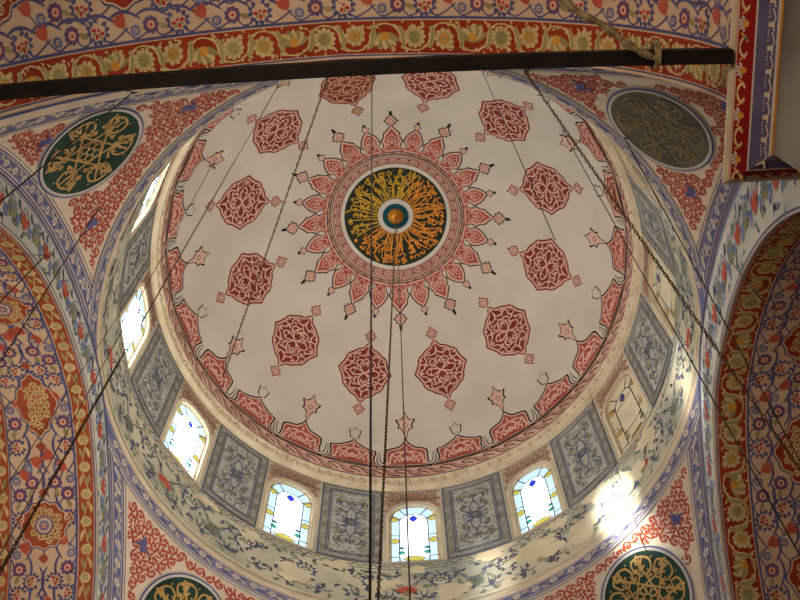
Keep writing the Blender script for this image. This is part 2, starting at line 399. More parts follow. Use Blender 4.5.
# sunburst collar
A = Art(); P = dome_polar; h = 0.002
def aring(A, t0, t1, name, hh, n=180, rows=1, P=P): A.grid([[P(2*pi*j/n, t0+(t1-t0)*i/rows, hh) for j in range(n)] for i in range(rows+1)], name, close=True)
aring(A, 0.240, 0.345, 'pink', h, rows=4)
for k in range(24):
    az = radians(15*k); big = k % 2 == 0; c = dome_local(az, 0.0)
    def T(pts): return [(x, t*RS) for x, t in pts]
    if big:
        half = [(0.047, 0.335), (0.036, 0.356), (0.034, 0.372), (0.042, 0.386), (0.0385, 0.398), (0.032, 0.412), (0.030, 0.428), (0.018, 0.444), (0.007, 0.462), (0.0, 0.476)]
        fin = diamond(0, 0.503*RS, 0.028); tip = (0.517, 0.561)
    else:
        half = [(0.047, 0.335), (0.030, 0.352), (0.026, 0.366), (0.034, 0.378), (0.038, 0.392), (0.034, 0.410), (0.024, 0.428), (0.012, 0.446), (0.0, 0.458)]
        fin = diamond(0, 0.475*RS, 0.0165); tip = (0.483, 0.506)
    half = [(x*(1.10 if t < 0.42 else 1.18), t) for x, t in half]
    sh = T(spline(half, 3)); out = sh+[(-x, y) for x, y in sh[-2::-1]]
    ctr = (0, 0.38*RS)
    blk = [(x*1.14, ctr[1]+(y-ctr[1])*1.09) for x, y in out]
    A.fill(c, blk, 'black_line', h, ctr, 2)
    A.fill(c, out, 'pink', h+0.0015, ctr, 2)
    inn = [(x*0.78, ctr[1]+(y-ctr[1])*0.84) for x, y in out]
    A.fill(c, inn, 'mid_red', h+0.003, ctr, 2)
    f2 = xf(fin, 0, 0); ym = sum(p[1] for p in f2)/len(f2)
    A.fill(c, [(x*1.28, ym+(y-ym)*1.28) for x, y in f2], 'black_line', h+0.0004, (0, ym), 2); A.fill(c, f2, 'pink', h+0.0026, (0, ym), 2)
    A.stroke(c, [(0, tip[0]*RS), (0, (tip[0]+tip[1])/2*RS), (0, tip[1]*RS)], 0.016, 'black_line', h+0.0002, taper=True)
    if big: A.stroke(c, diamond(0, 0.501*RS, 0.0135), 0.003, 'mid_red', h+0.004, closed=True)
    # white comma-shaped gaps with black edge between the rays
    # arabesque inside the ray
    for sx in (1, -1):
        A.stroke(c, [(sx*x, y*RS) for x, y in spline([(0.0, 0.345), (0.014, 0.360), (0.020, 0.380), (0.010, 0.396), (0.0, 0.388), (0.002, 0.374)], 5)], 0.0042, 'pink', h+0.0045)
        A.stroke(c, [(sx*x, y*RS) for x, y in spline([(0.030, 0.345), (0.024, 0.362), (0.030, 0.384), (0.022, 0.398)], 4)], 0.0042, 'pink', h+0.0045)
        leaf(A, c, sx*0.012, 0.366*RS, 0.014, 0.003, pi/2-sx*0.5, 'pink', h+0.005)
        A.stroke(c, [(sx*x, y*RS) for x, y in spline([(0.0, 0.372), (0.016, 0.392), (0.018, 0.410), (0.006, 0.420), (0.0, 0.432)], 5)], 0.0042, 'pink', h+0.0045)
        A.stroke(c, [(sx*x, y*RS) for x, y in spline([(0.044, 0.338), (0.030, 0.346), (0.022, 0.338), (0.026, 0.330)], 4)], 0.0035, 'mid_red', h+0.003)
    A.disc(c, 0, 0.405*RS, 0.005, 'pink', h+0.0045, 8)
    for q in range(2):
        c2 = dome_local(az+radians(7.5*q), 0.328)
        A.stroke(c2, curl_pts(0, 0, 0.010, 0, 1.1, 1 if q else -1), 0.0030, 'mid_red', h+0.003)
        leaf(A, c2, -0.004, 0.010, 0.018, 0.004, 0.4+q, 'mid_red', h+0.003); leaf(A, c2, 0.006, -0.006, 0.014, 0.003, 2.2, 'mid_red', h+0.003)
aring(A, 0.3165, 0.3205, 'black_line', h+0.004); aring(A, 0.3095, 0.3125, 'black_line', h+0.004)
aring(A, 0.262, 0.3095, 'pink', h+0.0045)
aring(A, 0.299, 0.303, 'brown_line', h+0.006); aring(A, 0.266, 0.270, 'brown_line', h+0.006)
aring(A, 0.274, 0.2945, 'dark_red', h+0.006)
for k in range(36):
    c = dome_local(radians(10*k), 0.284)
    oval = [(0.0235*cos(a)*(0.9+0.1*cos(2*a)), 0.0098*sin(a)) for a in [2*pi*j/16 for j in range(16)]]
    A.fill(c, oval, 'pink', h+0.0075, (0, 0), 1); A.stroke(c, [(x*0.55, y*0.4) for x, y in oval], 0.0026, 'dark_red', h+0.009, closed=True)
aring(A, 0.246, 0.262, 'white_paint', h+0.0045)
A.build('sunburst_collar', ceiling)

# central calligraphic roundel (its own disc under the crown)
A = Art(); h = 0.003
aring(A, 0.070, 0.247, 'roundel_dark', h, rows=4)
rnd = random.Random(11)
CR = dome_local
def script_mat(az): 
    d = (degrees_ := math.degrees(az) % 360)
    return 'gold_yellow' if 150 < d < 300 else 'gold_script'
def P2(u, v, hh): return dome_pt(u, v, hh)
def gstroke(pts, w, name, hh):
    # pts in (azimuth deg, polar angle); draw in a local chart
    az0 = radians(sum(p[0] for p in pts)/len(pts)); c = dome_local(az0, 0)
    q = [((radians(p[0])-az0)*RS*sin(p[1]), p[1]*RS) for p in pts]
    A.stroke(c, spline(q, 5), w, name, hh)
for k in range(76):
    az = k*360/76+rnd.uniform(-1.5, 1.5); m = script_mat(radians(az)); tilt = rnd.choice((-14, -8, 0, 5, 12, 16)); r1 = rnd.uniform(0.165, 0.232)
    pts = [(az-1.2, 0.086), (az+tilt*0.25, 0.086+(r1-0.086)*0.35), (az+tilt*0.7, 0.086+(r1-0.086)*0.75), (az+tilt, r1)]
    if rnd.random() < 0.5: pts += [(az+tilt+3.5, r1+0.004), (az+tilt+5, r1-0.012)]
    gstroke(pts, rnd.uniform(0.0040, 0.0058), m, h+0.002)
glyphs = [
    [(0, 0), (0.3, 0.25), (0.7, 0.2), (0.9, -0.15), (0.6, -0.5), (0.1, -0.45)],
    [(0, 0.3), (0.35, 0.5), (0.6, 0.2), (0.3, 0.0), (0.1, 0.2), (0.4, 0.35)],
    [(-0.5, 0.1), (-0.3, -0.35), (0.2, -0.4), (0.5, 0), (0.4, 0.4)],
    [(-0.6, 0), (-0.4, 0.25), (-0.2, 0), (0, 0.25), (0.2, 0), (0.5, 0.3), (0.7, -0.1)],
    [(0.5, 0.5), (0, 0.3), (0.4, 0.05), (-0.2, -0.1), (0, -0.5), (0.5, -0.5)],
    [(-0.5, 0.4), (0.5, -0.1), (0.2, -0.3), (-0.4, 0.0), (-0.5, -0.4), (0.5, -0.5)]]
GLY = glyphs
for ring_, (tt, n, sc) in enumerate(((0.225, 34, 0.027), (0.198, 32, 0.026), (0.170, 26, 0.024), (0.142, 18, 0.020), (0.116, 10, 0.014))):
    for k in range(n):
        az = radians(k*360/n+rnd.uniform(-4, 4)); c = dome_local(az, tt)
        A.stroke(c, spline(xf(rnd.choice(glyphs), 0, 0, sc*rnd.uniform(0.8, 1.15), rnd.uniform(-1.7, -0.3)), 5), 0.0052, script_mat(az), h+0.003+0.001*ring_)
for k in range(40):
    az = radians(rnd.uniform(0, 360)); c = dome_local(az, rnd.uniform(0.11, 0.238)); A.disc(c, 0, 0, 0.0032, script_mat(az), h+0.007, 6)
roundel = A.build('calligraphic_roundel')
tag(roundel, 'dark roundel of gold script ringed by the pink sunburst at the dome crown', 'roundel')
A = Art(); aring(A, 0.062, 0.085, 'white_paint', 0.010); aring(A, 0.085, 0.086, 'white_paint', 0.003); A.grid([[dome_pt(2*pi*j/60, t, hh) for j in range(60)] for t, hh in ((0.085, 0.003), (0.085, 0.010))], 'white_paint', close=True)
A.build('white_rim', roundel)
A = Art(); aring(A, 0.036, 0.063, 'teal', 0.012); A.build('blue_ring', roundel)
A = Art()
prof = [(0.0375, 0.012), (0.039, 0.019), (0.035, 0.022), (0.033, 0.027), (0.029, 0.036), (0.022, 0.043), (0.013, 0.048), (0.009, 0.049), (0.0085, 0.056), (0.004, 0.060), (0.0005, 0.061)]
A.grid([[(r*cos(2*pi*j/32), r*sin(2*pi*j/32), H-hh) for j in range(32)] for r, hh in prof], 'bronze', close=True)
A.build('gilded_boss', roundel, smooth=True)

# lobed skirt around the dome's foot
A = Art(); h = 0.002
aring(A, 1.262, 1.338, 'pink', h, rows=3)
for k in range(24):
    az = radians(15*k); big = k % 2 == 0; c = dome_local(az, 0.0); azd = (15*k) % 360
    bm = 'pink_brown' if azd in (345, 240, 255) else 'mid_red'
    if big:
        half = [(0.110, 1.270), (0.098, 1.250), (0.092, 1.228), (0.093, 1.205), (0.088, 1.180), (0.062, 1.168), (0.034, 1.160), (0.014, 1.142), (0.0, 1.120)]
    else:
        half = [(0.118, 1.270), (0.104, 1.252), (0.095, 1.230), (0.100, 1.205), (0.099, 1.188), (0.070, 1.180), (0.038, 1.166), (0.014, 1.152), (0.0, 1.136)]
    sh = [(x, t*RS) for x, t in spline(half, 4)]; out = sh+[(-x, y) for x, y in sh[-2::-1]]; ctr = (0, 1.225*RS)
    blk = [(x*1.08, ctr[1]+(y-ctr[1])*1.12) for x, y in out]
    A.fill(c, blk, 'black_line', h+0.0005, ctr, 3); A.fill(c, out, 'pink', h+0.002, ctr, 3)
    inn = [(x*0.93, ctr[1]+(y-ctr[1])*0.88) for x, y in out]
    A.fill(c, inn, bm, h+0.0035, ctr, 3)
    # fleuron above
    if big:
        f = [(0, 0.972), (0.007, 0.992), (0.014, 1.004), (0.024, 1.010), (0.038, 1.008), (0.034, 1.022), (0.026, 1.034), (0.030, 1.052), (0.018, 1.054), (0.010, 1.068), (0.006, 1.090), (0.0, 1.112)]
    else:
        f = [(0, 1.068), (0.008, 1.084), (0.024, 1.084), (0.020, 1.104), (0.018, 1.120), (0.006, 1.124), (0.0, 1.138)]
    f = [(x, t*RS) for x, t in f]; ff = f+[(-x, y) for x, y in f[-2:0:-1]]; fc = (0, sum(p[1] for p in ff)/len(ff))
    A.fill(c, [(x*1.26, fc[1]+(y-fc[1])*1.14) for x, y in ff], 'black_line', h+0.0006, fc, 2)
    A.fill(c, ff, 'pink_brown' if azd == 240 else ('pink' if big else 'plaster'), h+0.0022, fc, 2)
    if big: A.stroke(c, diamond(0, 1.036*RS, 0.012), 0.003, 'brown_line', h+0.004, closed=True)
    pk = 'pink' if bm != 'pink_brown' else 'dark_red'
    hs = h+0.0052; w = 0.0092
    for sx in (1, -1):
        F = lambda p: [(x*sx, t*RS) for x, t in spline(p, 5)]
        A.stroke(c, F([(0, 1.262), (0.018, 1.250), (0.022, 1.232), (0.010, 1.220), (0, 1.210)]), w, pk, hs)
        A.stroke(c, F([(0, 1.235), (0.020, 1.224), (0.032, 1.206), (0.020, 1.192), (0, 1.180)]), w, pk, hs)
        A.stroke(c, F([(0.020, 1.255), (0.044, 1.258), (0.056, 1.240), (0.044, 1.226), (0.032, 1.236)]), w, pk, hs)
        A.stroke(c, F([(0.030, 1.212), (0.050, 1.214), (0.066, 1.204), (0.074, 1.216), (0.066, 1.230)]), w, pk, hs)
        A.stroke(c, F([(0.062, 1.262), (0.076, 1.252), (0.078, 1.236), (0.070, 1.226)]), w, pk, hs)
        A.stroke(c, F([(0.012, 1.186), (0.030, 1.184), (0.050, 1.190)]), w, pk, hs)
        leaf(A, c, sx*0.050, 1.196*RS, 0.024, 0.005, (0 if sx > 0 else pi), pk, hs); leaf(A, c, sx*0.088, 1.262*RS, 0.022, 0.006, -pi/2-sx*0.2, pk, hs)
        leaf(A, c, sx*0.034, 1.250*RS, 0.018, 0.005, -pi/2, pk, hs)
    A.disc(c, 0, 1.222*RS, 0.007, pk, hs, 8); leaf(A, c, 0, 1.176*RS, 0.024, 0.005, -pi/2, pk, hs)
    # hooked gap between lobes
    cg = dome_local(az+radians(7.5), 0.0)
    for cc, ww, mm, hh in ((cg, 0.021, 'black_line', h+0.0042), (cg, 0.011, 'plaster', h+0.0056)):
        A.stroke(cc, [(x*(1 if big else -1), t*RS) for x, t in spline([(0.0, 1.19), (0.004, 1.225), (-0.002, 1.252), (-0.020, 1.262), (-0.034, 1.256)], 5)], ww, mm, hh, taper=True)
aring(A, 1.2755, 1.2795, 'black_line', h+0.0055); aring(A, 1.333, 1.338, 'black_line', h+0.0055); aring(A, 1.279, 1.333, 'pink', h+0.004)
for k in range(60):
    c = dome_local(radians(6*k), 1.306)
    A.stroke(c, spline([(-0.070, 0.018), (-0.040, 0.018), (-0.020, 0.010), (0.002, -0.012), (0.026, -0.018), (0.050, -0.014), (0.052, -0.006), (0.020, 0.004), (0.006, 0.014)], 3), 0.0066, 'brown_line', h+0.0058)
    A.stroke(c, spline([(-0.060, 0.006), (-0.040, 0.004), (-0.020, -0.006), (-0.004, -0.018)], 3), 0.0045, 'dark_red', h+0.0058)
A.build('lobed_border', ceiling)

# ------------------------------------------------------------------ cornice
A = Art(); n = 144
prof = [(0.990, 2.010), (0.978, 2.006), (0.974, 1.996), (0.984, 1.985), (0.985, 1.955), (0.977, 1.945), (0.979, 1.934), (1.002, 1.926), (1.11, 1.926), (1.11, 2.02)]
A.grid([[(r*cos(2*pi*j/n), r*sin(2*pi*j/n), z) for j in range(n)] for r, z in prof], 'cornice_cream', close=True)
for k in range(120):
    a0 = radians(3*k)
    def q(da, r, z): a = a0+radians(da); return (r*cos(a), r*sin(a), z)
    # small stalactite wedge: pointed tooth
    t = [q(-0.9, 0.986, 1.985), q(0.9, 0.986, 1.985), q(0.9, 0.986, 1.962), q(-0.9, 0.986, 1.962)]; tip = q(0, 0.972, 1.984); lo = q(0, 0.984, 1.952)
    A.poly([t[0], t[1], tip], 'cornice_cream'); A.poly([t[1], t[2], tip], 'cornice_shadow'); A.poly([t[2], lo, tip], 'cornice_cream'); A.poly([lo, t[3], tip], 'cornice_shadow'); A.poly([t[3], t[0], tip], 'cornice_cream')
tag(A.build('trim_1'), kind='structure')

# ------------------------------------------------------------------ drum
def drum_pt(az, z, h=0, R=1.0):
    a = az+DROFF; h = h*0.45
    return ((R-h)*cos(a), (R-h)*sin(a), z)
WH, ZB, ZSP, ZT = radians(5.7), 1.392, 1.715, 1.818
def arch_z(u): # top edge of a window at fractional half-width u
    u = min(1, abs(u)); return ZSP+(ZT-ZSP)*(1-u**2.3)**(1/2.0)
A = Art()
for k in range(12):
    a0 = radians(30*k); nn = 16
    for R, m in ((1.0, 'drum_cream'), (1.12, 'lead')):
        A.grid([[drum_pt(a0+WH*(-1+2*i/nn), z, 0, R) for i in range(nn+1)] for z in (1.075, 1.2, ZB)], m)
        A.grid([[drum_pt(a0+WH*(-1+2*i/nn), (arch_z(-1+2*i/nn) if j == 0 else 1.94), 0, R) for i in range(nn+1)] for j in (0, 1)], m)
        A.grid([[drum_pt(a0+WH+(radians(30)-2*WH)*i/8, z, 0, R) for i in range(9)] for z in (1.075, 1.25, 1.5, 1.75, 1.94)], m)
    rim = [(-1, ZB)]+[(-1, ZB+(ZSP-ZB)*j/3) for j in (1, 2)]+[(-1+2*i/nn, arch_z(-1+2*i/nn)) for i in range(nn+1)]+[(1, ZB+(ZSP-ZB)*j/3) for j in (2, 1)]+[(1, ZB)]
    A.grid([[drum_pt(a0+WH*u, z, 0, R) for u, z in rim] for R in (1.0, 1.12)], 'cornice_cream', close=True)
drum = tag(A.build('wall_drum'), 'round drum wall with arched windows and painted panels', kind='structure')
def cyl_local(az0, z0=0.0, R=1.0): return lambda u, v, h: drum_pt(az0-u/R, z0+v, h, R)

# painted panels between the windows
for k in range(12):
    A = Art(); az = radians(15+30*k); c = cyl_local(az); h = 0.003
    hw, z0, z1 = radians(7.6), 1.378, 1.915; zm = (z0+z1)/2
    A.band(c, -hw, hw, z0, z1, 'panel_edge', h, 8, 2)
    for (ins, wd, m) in ((0.004, 0.006, 'panel_blue'), (0.036, 0.005, 'panel_blue'), (0.046, 0.004, 'panel_blue')):
        x, a, b = hw-ins, z0+ins, z1-ins
        for (p, q_) in (((-x, a), (x, a)), ((x, a), (x, b)), ((x, b), (-x, b)), ((-x, b), (-x, a))):
            A.stroke(c, [(p[0]+(q_[0]-p[0])*t/6, p[1]+(q_[1]-p[1])*t/6) for t in range(7)], wd, m, h+0.003)
    A.band(c, -hw+0.047, hw-0.047, z0+0.047, z1-0.047, 'panel_grey', h+0.0022, 6, 2)
    # border squiggle
    x = hw-0.021
    for s in (1, -1):
        for j in range(12):
            y = z0+0.03+j*(z1-z0-0.06)/11.5
            A.stroke(c, spline([(s*x-0.010, y), (s*x+0.008, y+0.012), (s*x-0.006, y+0.022), (s*x+0.010, y+0.036)], 3), 0.0045, 'panel_grey' if j % 2 else 'panel_olive', h+0.003)
        for j in range(6):
            u = -hw+0.03+j*(2*hw-0.06)/5.5; y = (z1 if s > 0 else z0)-s*0.021
            A.stroke(c, spline([(u, y-0.008), (u+0.012, y+0.008), (u+0.022, y-0.006), (u+0.034, y+0.006)], 3), 0.0045, 'panel_grey', h+0.003)
    hs = h+0.004
    for s in (1, -1):
        for q in (1, -1):
            F = lambda p: [(x*s, zm+y*q) for x, y in spline(p, 4)]
            for pts in ([(0, 0.01), (0.020, 0.040), (0.016, 0.080), (0, 0.110), (-0.0, 0.15)], [(0, 0.11), (0.030, 0.105), (0.046, 0.130), (0.030, 0.160), (0.010, 0.150)],
                        [(0.020, 0.040), (0.046, 0.044), (0.058, 0.070), (0.046, 0.092), (0.032, 0.080)], [(0.01, 0.0), (0.040, 0.010), (0.062, 0.004)],
                        [(0.060, 0.110), (0.068, 0.140), (0.052, 0.175), (0.020, 0.188)]):
                A.stroke(c, F(pts), 0.0065, 'panel_blue', hs, taper=True)
            A.disc(c, s*0.050, zm+q*0.070, 0.014, 'panel_olive', hs+0.001, 8, 0.011); A.disc(c, s*0.052, zm+q*0.155, 0.015, 'panel_olive', hs+0.001, 8, 0.011)
            A.disc(c, s*0.032, zm+q*0.130, 0.010, 'panel_grey', hs+0.001, 8)
            for j in range(3):
                leaf(A, c, s*(0.012+0.016*j), zm+q*(0.022+0.05*j), 0.034, 0.007, atan2(q*(0.4+j), s), 'panel_blue', hs+0.0006, bend=0.004)
    for j in range(12): leaf(A, c, 0.008*cos(pi*j/6), zm+0.008*sin(pi*j/6), 0.026, 0.006, pi*j/6, 'panel_blue', hs+0.002)
    A.disc(c, 0, zm, 0.011, 'panel_olive', hs+0.003, 10)
    for q in (1, -1):
        for j in range(5): leaf(A, c, 0, zm+q*0.135, 0.028, 0.006, q*pi/2+(j-2)*0.6, 'panel_olive' if j % 2 else 'panel_blue', hs+0.002)
    rnp = random.Random(k)
    for q in range(46):
        u, v = rnp.uniform(0.004, hw-0.056), rnp.uniform(0.006, (z1-z0)/2-0.056); a = rnp.uniform(0, 6.3)
        for s in (1, -1):
            for t in (1, -1): leaf(A, c, s*u, zm+t*v, 0.018, 0.0036, atan2(t*sin(a), s*cos(a)), ('panel_blue', 'panel_olive', 'faded_green')[q % 3], hs-0.001)
    A.build('painted_panel', drum)

# red tracery over each window and the flaking flower frieze below: one part each
def worn(az, z):
    from mathutils import noise
    return noise.noise(Vector((cos(az)*5, sin(az)*5, z*11)))+0.5*noise.noise(Vector((cos(az)*14, sin(az)*14, z*26)))
A = Art(); h = 0.003
for k in range(12):
    c = cyl_local(radians(30*k)); hw = radians(7.1)
    def ins(u, v, m): return abs(u) < hw-m*0.4-0.004 and 1.742+m*0.3 < v < 1.908-m*0.3 and (v > arch_z(u/WH)+0.020+m*0.25)
    A.stroke(c, [(-hw, 1.842+0.0*0), (hw, 1.842)], 0.004, 'brown_line', h+0.002); A.stroke(c, [(-hw, 1.905), (hw, 1.905)], 0.004, 'brown_line', h+0.002)
    scroll_area(A, c, ins, (-hw, 1.73, hw, 1.91), 0.033, 'tracery', h, 0.0034, 'tracery', seed=k)
    rimp = [(-WH, ZB+j*0.1) for j in range(4)]+[(WH*(-1+2*i/16), arch_z(-1+2*i/16)) for i in range(17)]+[(WH, ZB+j*0.1) for j in (3, 2, 1, 0)]
    A.stroke(c, [(x*1.09, z+0.006 if z > ZSP else z) for x, z in rimp], 0.012, 'bare_plaster', h+0.002)
A.build('window_tracery', drum)

A = Art(); h = 0.003
A.grid([[drum_pt(2*pi*j/180, z, h) for j in range(180)] for z in (1.098, 1.16, 1.24, 1.31, 1.374)], 'worn_paint', close=True)
for zz, m, wd in ((1.372, 'panel_blue', 0.005), (1.336, 'panel_blue', 0.004), (1.108, 'bare_plaster', 0.010)):
    A.grid([[drum_pt(2*pi*j/180, z, h+0.003) for j in range(180)] for z in (zz-wd/2, zz+wd/2)], m, close=True)
for k in range(84):
    az = radians(k*360/84); c = cyl_local(az)
    if worn(az, 1.355) < 0.35: A.stroke(c, spline([(-0.030, 1.348), (-0.012, 1.362), (0.006, 1.346), (0.026, 1.360), (0.040, 1.350)], 3), 0.0065, 'panel_blue' if k % 2 else 'panel_olive', h+0.003)
for k in range(48):
    az = radians(k*7.5+2); c = cyl_local(az); up = k % 2; zc = 1.225+(0.024 if up else -0.024)
    hs = h+0.003
    okf = lambda u, v, az=az: worn(az-u, v) < 0.42
    typ = k % 4
    if okf(0, zc):
        if typ == 0:
            for j in range(7): leaf(A, c, 0, zc-0.02, 0.052, 0.009, radians(30+20*j), 'tulip_red', hs+0.001+0.0003*j)
            A.disc(c, 0, zc-0.02, 0.014, 'olive', hs+0.005, 10)
        elif typ == 2:
            rosette(A, c, 0, zc, 0.038, 10, hs, ('faded_green', 'panel_olive', 'panel_blue'))
        else:
            hatayi(A, c, 0, zc, 0.046, pi/2*(1 if up else -1), hs, 'panel_blue', 'floral_ground', 'panel_olive', 'faded_green')
    for s in (1, -1):
        F = lambda p: [(x*s, y) for x, y in spline(p, 4)]
        A.stroke(c, F([(0, zc), (0.036, zc+0.050), (0.075, 1.225+0.045), (0.10, 1.225)]), 0.0048, 'panel_blue', hs, ok=okf)
        A.stroke(c, F([(0.020, 1.16), (0.045, 1.15), (0.074, 1.17), (0.080, 1.20)]), 0.007, 'panel_blue', hs+0.0005, taper=True, ok=okf)
        for q, (lx, ly) in enumerate(((0.052, 1.278), (0.062, 1.210), (0.044, 1.170), (0.066, 1.304), (0.030, 1.300), (0.034, 1.140), (0.060, 1.145), (0.020, 1.318), (0.014, 1.186))):
            if okf(s*lx, ly): leaf(A, c, s*lx, ly, 0.032, 0.0075, (q*1.3+k)*s, 'faded_green' if q % 2 else 'panel_blue', hs+0.001, bend=0.006)
# bare patches where the paint has come away
rnd = random.Random(5)
for (azd, z, ru, rz) in ((62, 1.24, 0.11, 0.06), (72, 1.345, 0.09, 0.035), (50, 1.20, 0.09, 0.06), (44, 1.31, 0.075, 0.055), (82, 1.17, 0.08, 0.04), (97, 1.24, 0.06, 0.035), (108, 1.33, 0.05, 0.025), (117, 1.20, 0.08, 0.045), (128, 1.31, 0.045, 0.03), (140, 1.33, 0.05, 0.022), (36, 1.22, 0.07, 0.07), (28, 1.30, 0.05, 0.05), (90, 1.33, 0.05, 0.02), (56, 1.33, 0.05, 0.025)):
    c = cyl_local(radians(azd), z); n = 36; ph = [rnd.uniform(0, 6.28) for _ in range(5)]
    pts = []
    for j in range(n):
        a = 2*pi*j/n; r = 1+0.22*sin(2*a+ph[0])+0.16*sin(3*a+ph[1])+0.12*sin(5*a+ph[2])+0.10*sin(9*a+ph[3])+0.07*sin(13*a+ph[4]); pts.append((ru*r*cos(a), min(rz*r*sin(a), 1.366-z)))
    A.fill(c, pts, 'bare_plaster', h+0.0075, (0, 0), 3)
A.build('flower_frieze', drum)

# windows
wlab = {}
def window(n, azd, lit):
    az = radians(azd); R = 1.016; c = cyl_local(az, 0, R); hw = WH*1.0
    fr = Art()
    def ol(s, dz=0): return [(-hw*s, ZB), (-hw*s, 1.50), (-hw*s, 1.61), (-hw*s, ZSP)]+[(hw*s*(-1+2*i/14), arch_z(-1+2*i/14)-dz) for i in range(1, 14)]+[(hw*s, ZSP), (hw*s, 1.61), (hw*s, 1.50), (hw*s, ZB)]
    fr.stroke(c, ol(1.0), 0.016, 'bare_plaster', 0.004); fr.stroke(c, [(-hw, ZB+0.004), (0, ZB+0.004), (hw, ZB+0.004)], 0.014, 'bare_plaster', 0.005)
    root = tag(fr.build('window_%d' % n), kind='structure')
    g = Art(); cl = ('glass_bright' if 200 < azd < 220 else 'glass_sky' if 140 < azd < 250 else 'glass_clear') if lit else 'blind_glass'; pb = 'glass_pale_blue' if lit else 'blind_glass'; ye = 'glass_yellow' if lit else 'blind_amber'
    # field: grid up to the arch
    nn = 24
    xin, zin = 0.60*hw, ZB+0.105; zit = ZT-0.062
    def top_in(u): return ZSP-0.02+(zit-ZSP+0.02)*(1-min(1, abs(u)/xin)**2.2)**0.5
    for i in range(nn):
        u0, u1 = -hw+2*hw*i/nn, -hw+2*hw*(i+1)/nn
        inner = abs((u0+u1)/2) < xin
        cuts = [ZB, ZB+0.048]
        def q(za0, za1, zb0, zb1, m): g.poly([c(u0, za0, 0), c(u1, za1, 0), c(u1, zb1, 0), c(u0, zb0, 0)], m)
        q(ZB, ZB, ZB+0.052, ZB+0.052, pb)
        if inner:
            q(ZB+0.052, ZB+0.052, top_in(u0), top_in(u1), cl); q(top_in(u0), top_in(u1), arch_z(u0/hw), arch_z(u1/hw), pb)
        else:
            q(ZB+0.052, ZB+0.052, arch_z(u0/hw), arch_z(u1/hw), cl if not lit else 'glass_pale_blue')
    def lens(x, z, rx, rz): return [(x+rx*p, z+rz*q) for p, q in ((-1, 0), (-0.6, 0.55), (-0.25, 0.7), (0, 1), (0.25, 0.7), (0.6, 0.55), (1, 0), (0.6, -0.55), (0.25, -0.7), (0, -1), (-0.25, -0.7), (-0.6, -0.55))]
    sx = (hw+xin)/2
    for s in (1, -1):
        for z in (ZB+0.165, ZSP+0.005): g.fan(c, lens(s*sx, z, 0.023, 0.022), ye, 0.002, (s*sx, z)); fr2 = 0
        g.fan(c, lens(s*xin*0.86, ZB+0.084, 0.017, 0.018), 'glass_green' if lit else 'olive', 0.003, (s*xin*0.86, ZB+0.084))
        g.fan(c, lens(s*xin*0.86, ZB+0.116, 0.014, 0.014), 'glass_green' if lit else 'olive', 0.003, (s*xin*0.86, ZB+0.116))
    g.fan(c, lens(0, ZB+0.040, 0.048, 0.021), ye, 0.002, (0, ZB+0.040)); g.fan(c, lens(0, ZSP+0.010, 0.019, 0.030), 'glass_blue' if lit else 'blue', 0.003, (0, ZSP+0.012))
    g.build('glass_pane', root)
    L = Art(); wd = 0.0050; hh = 0.005
    L.stroke(c, [(-xin, ZB+0.052), (-xin, 1.55), (-xin, top_in(-xin*0.999))]+[(xin*(-1+2*i/12), top_in(xin*(-1+2*i/12))) for i in range(1, 12)]+[(xin, top_in(xin*0.999)), (xin, 1.55), (xin, ZB+0.052)], wd, 'lead', hh)
    for (a, b) in (((-hw, ZB+0.052), (-xin, ZB+0.052)), ((xin, ZB+0.052), (hw, ZB+0.052)), ((-hw, ZB+0.205), (-xin, ZB+0.205)), ((xin, ZB+0.205), (hw, ZB+0.205)), ((-xin, ZSP-0.025), (xin, ZSP-0.025)), ((-xin, ZB+0.115), (xin, ZB+0.115)), ((-xin, ZB), (-xin, ZB+0.052)), ((xin, ZB), (xin, ZB+0.052)), ((-xin*0.62, ZB+0.058), (xin*0.62, ZB+0.058)), ((-xin*0.5, top_in(xin*0.5)), (-hw*0.62, arch_z(0.62))), ((xin*0.5, top_in(xin*0.5)), (hw*0.62, arch_z(0.62))), ((-xin*0.95, ZSP+0.0), (-hw, ZSP+0.03)), ((xin*0.95, ZSP+0.0), (hw, ZSP+0.03))):
        L.stroke(c, [a, ((a[0]+b[0])/2, (a[1]+b[1])/2), b], wd, 'lead', hh)
    for s in (1, -1):
        for z in (ZB+0.165, ZSP+0.005): L.stroke(c, lens(s*sx, z, 0.023, 0.022), 0.0034, 'lead', hh, closed=True)
    L.stroke(c, lens(0, ZB+0.040, 0.048, 0.021), 0.0034, 'lead', hh, closed=True)
    L.build('lead_cames', root)
for k in range(12): window(k+1, 30*k, lit=(30*k not in (0, 30, 330)))

# ------------------------------------------------------------------ pendentives
tabw = [0.0]; tabL = [0.0]
for i in range(1, 401):
    w0, w1 = (i-1)/400*1.1, i/400*1.1
    tabw.append(w1); tabL.append(tabL[-1]+hypot(sqrt(1+w1*w1)-sqrt(1+w0*w0), z_of(w1)-z_of(w0)))
def L_of(w): 
    i = min(399, max(0, int(w/1.1*400))); return tabL[i]+(tabL[i+1]-tabL[i])*(w-tabw[i])/(1.1/400)
def w_from_L(L):
    if L <= 0: return L*0.3
    lo, hi = 0, 400
    while hi-lo > 1:
        m = (lo+hi)//2
        if tabL[m] <= L: lo = m
        else: hi = m
    return tabw[lo]+(tabw[hi]-tabw[lo])*(L-tabL[lo])/(tabL[hi]-tabL[lo]+1e-12)
def pend_pt(az, w, h=0):
    h = h*0.5; w = max(w, 0.0); r = sqrt(1+w*w); z = z_of(w)
    # inward normal approx
    dr = w/r; dz = -(w+0.161)/max(1e-6, (z-ZS)); d = hypot(dr, dz); nr, nz = dz/d, -dr/d
    if nr > 0: nr, nz = -nr, -nz
    return ((r+nr*h)*cos(az), (r+nr*h)*sin(az), z+nz*h)
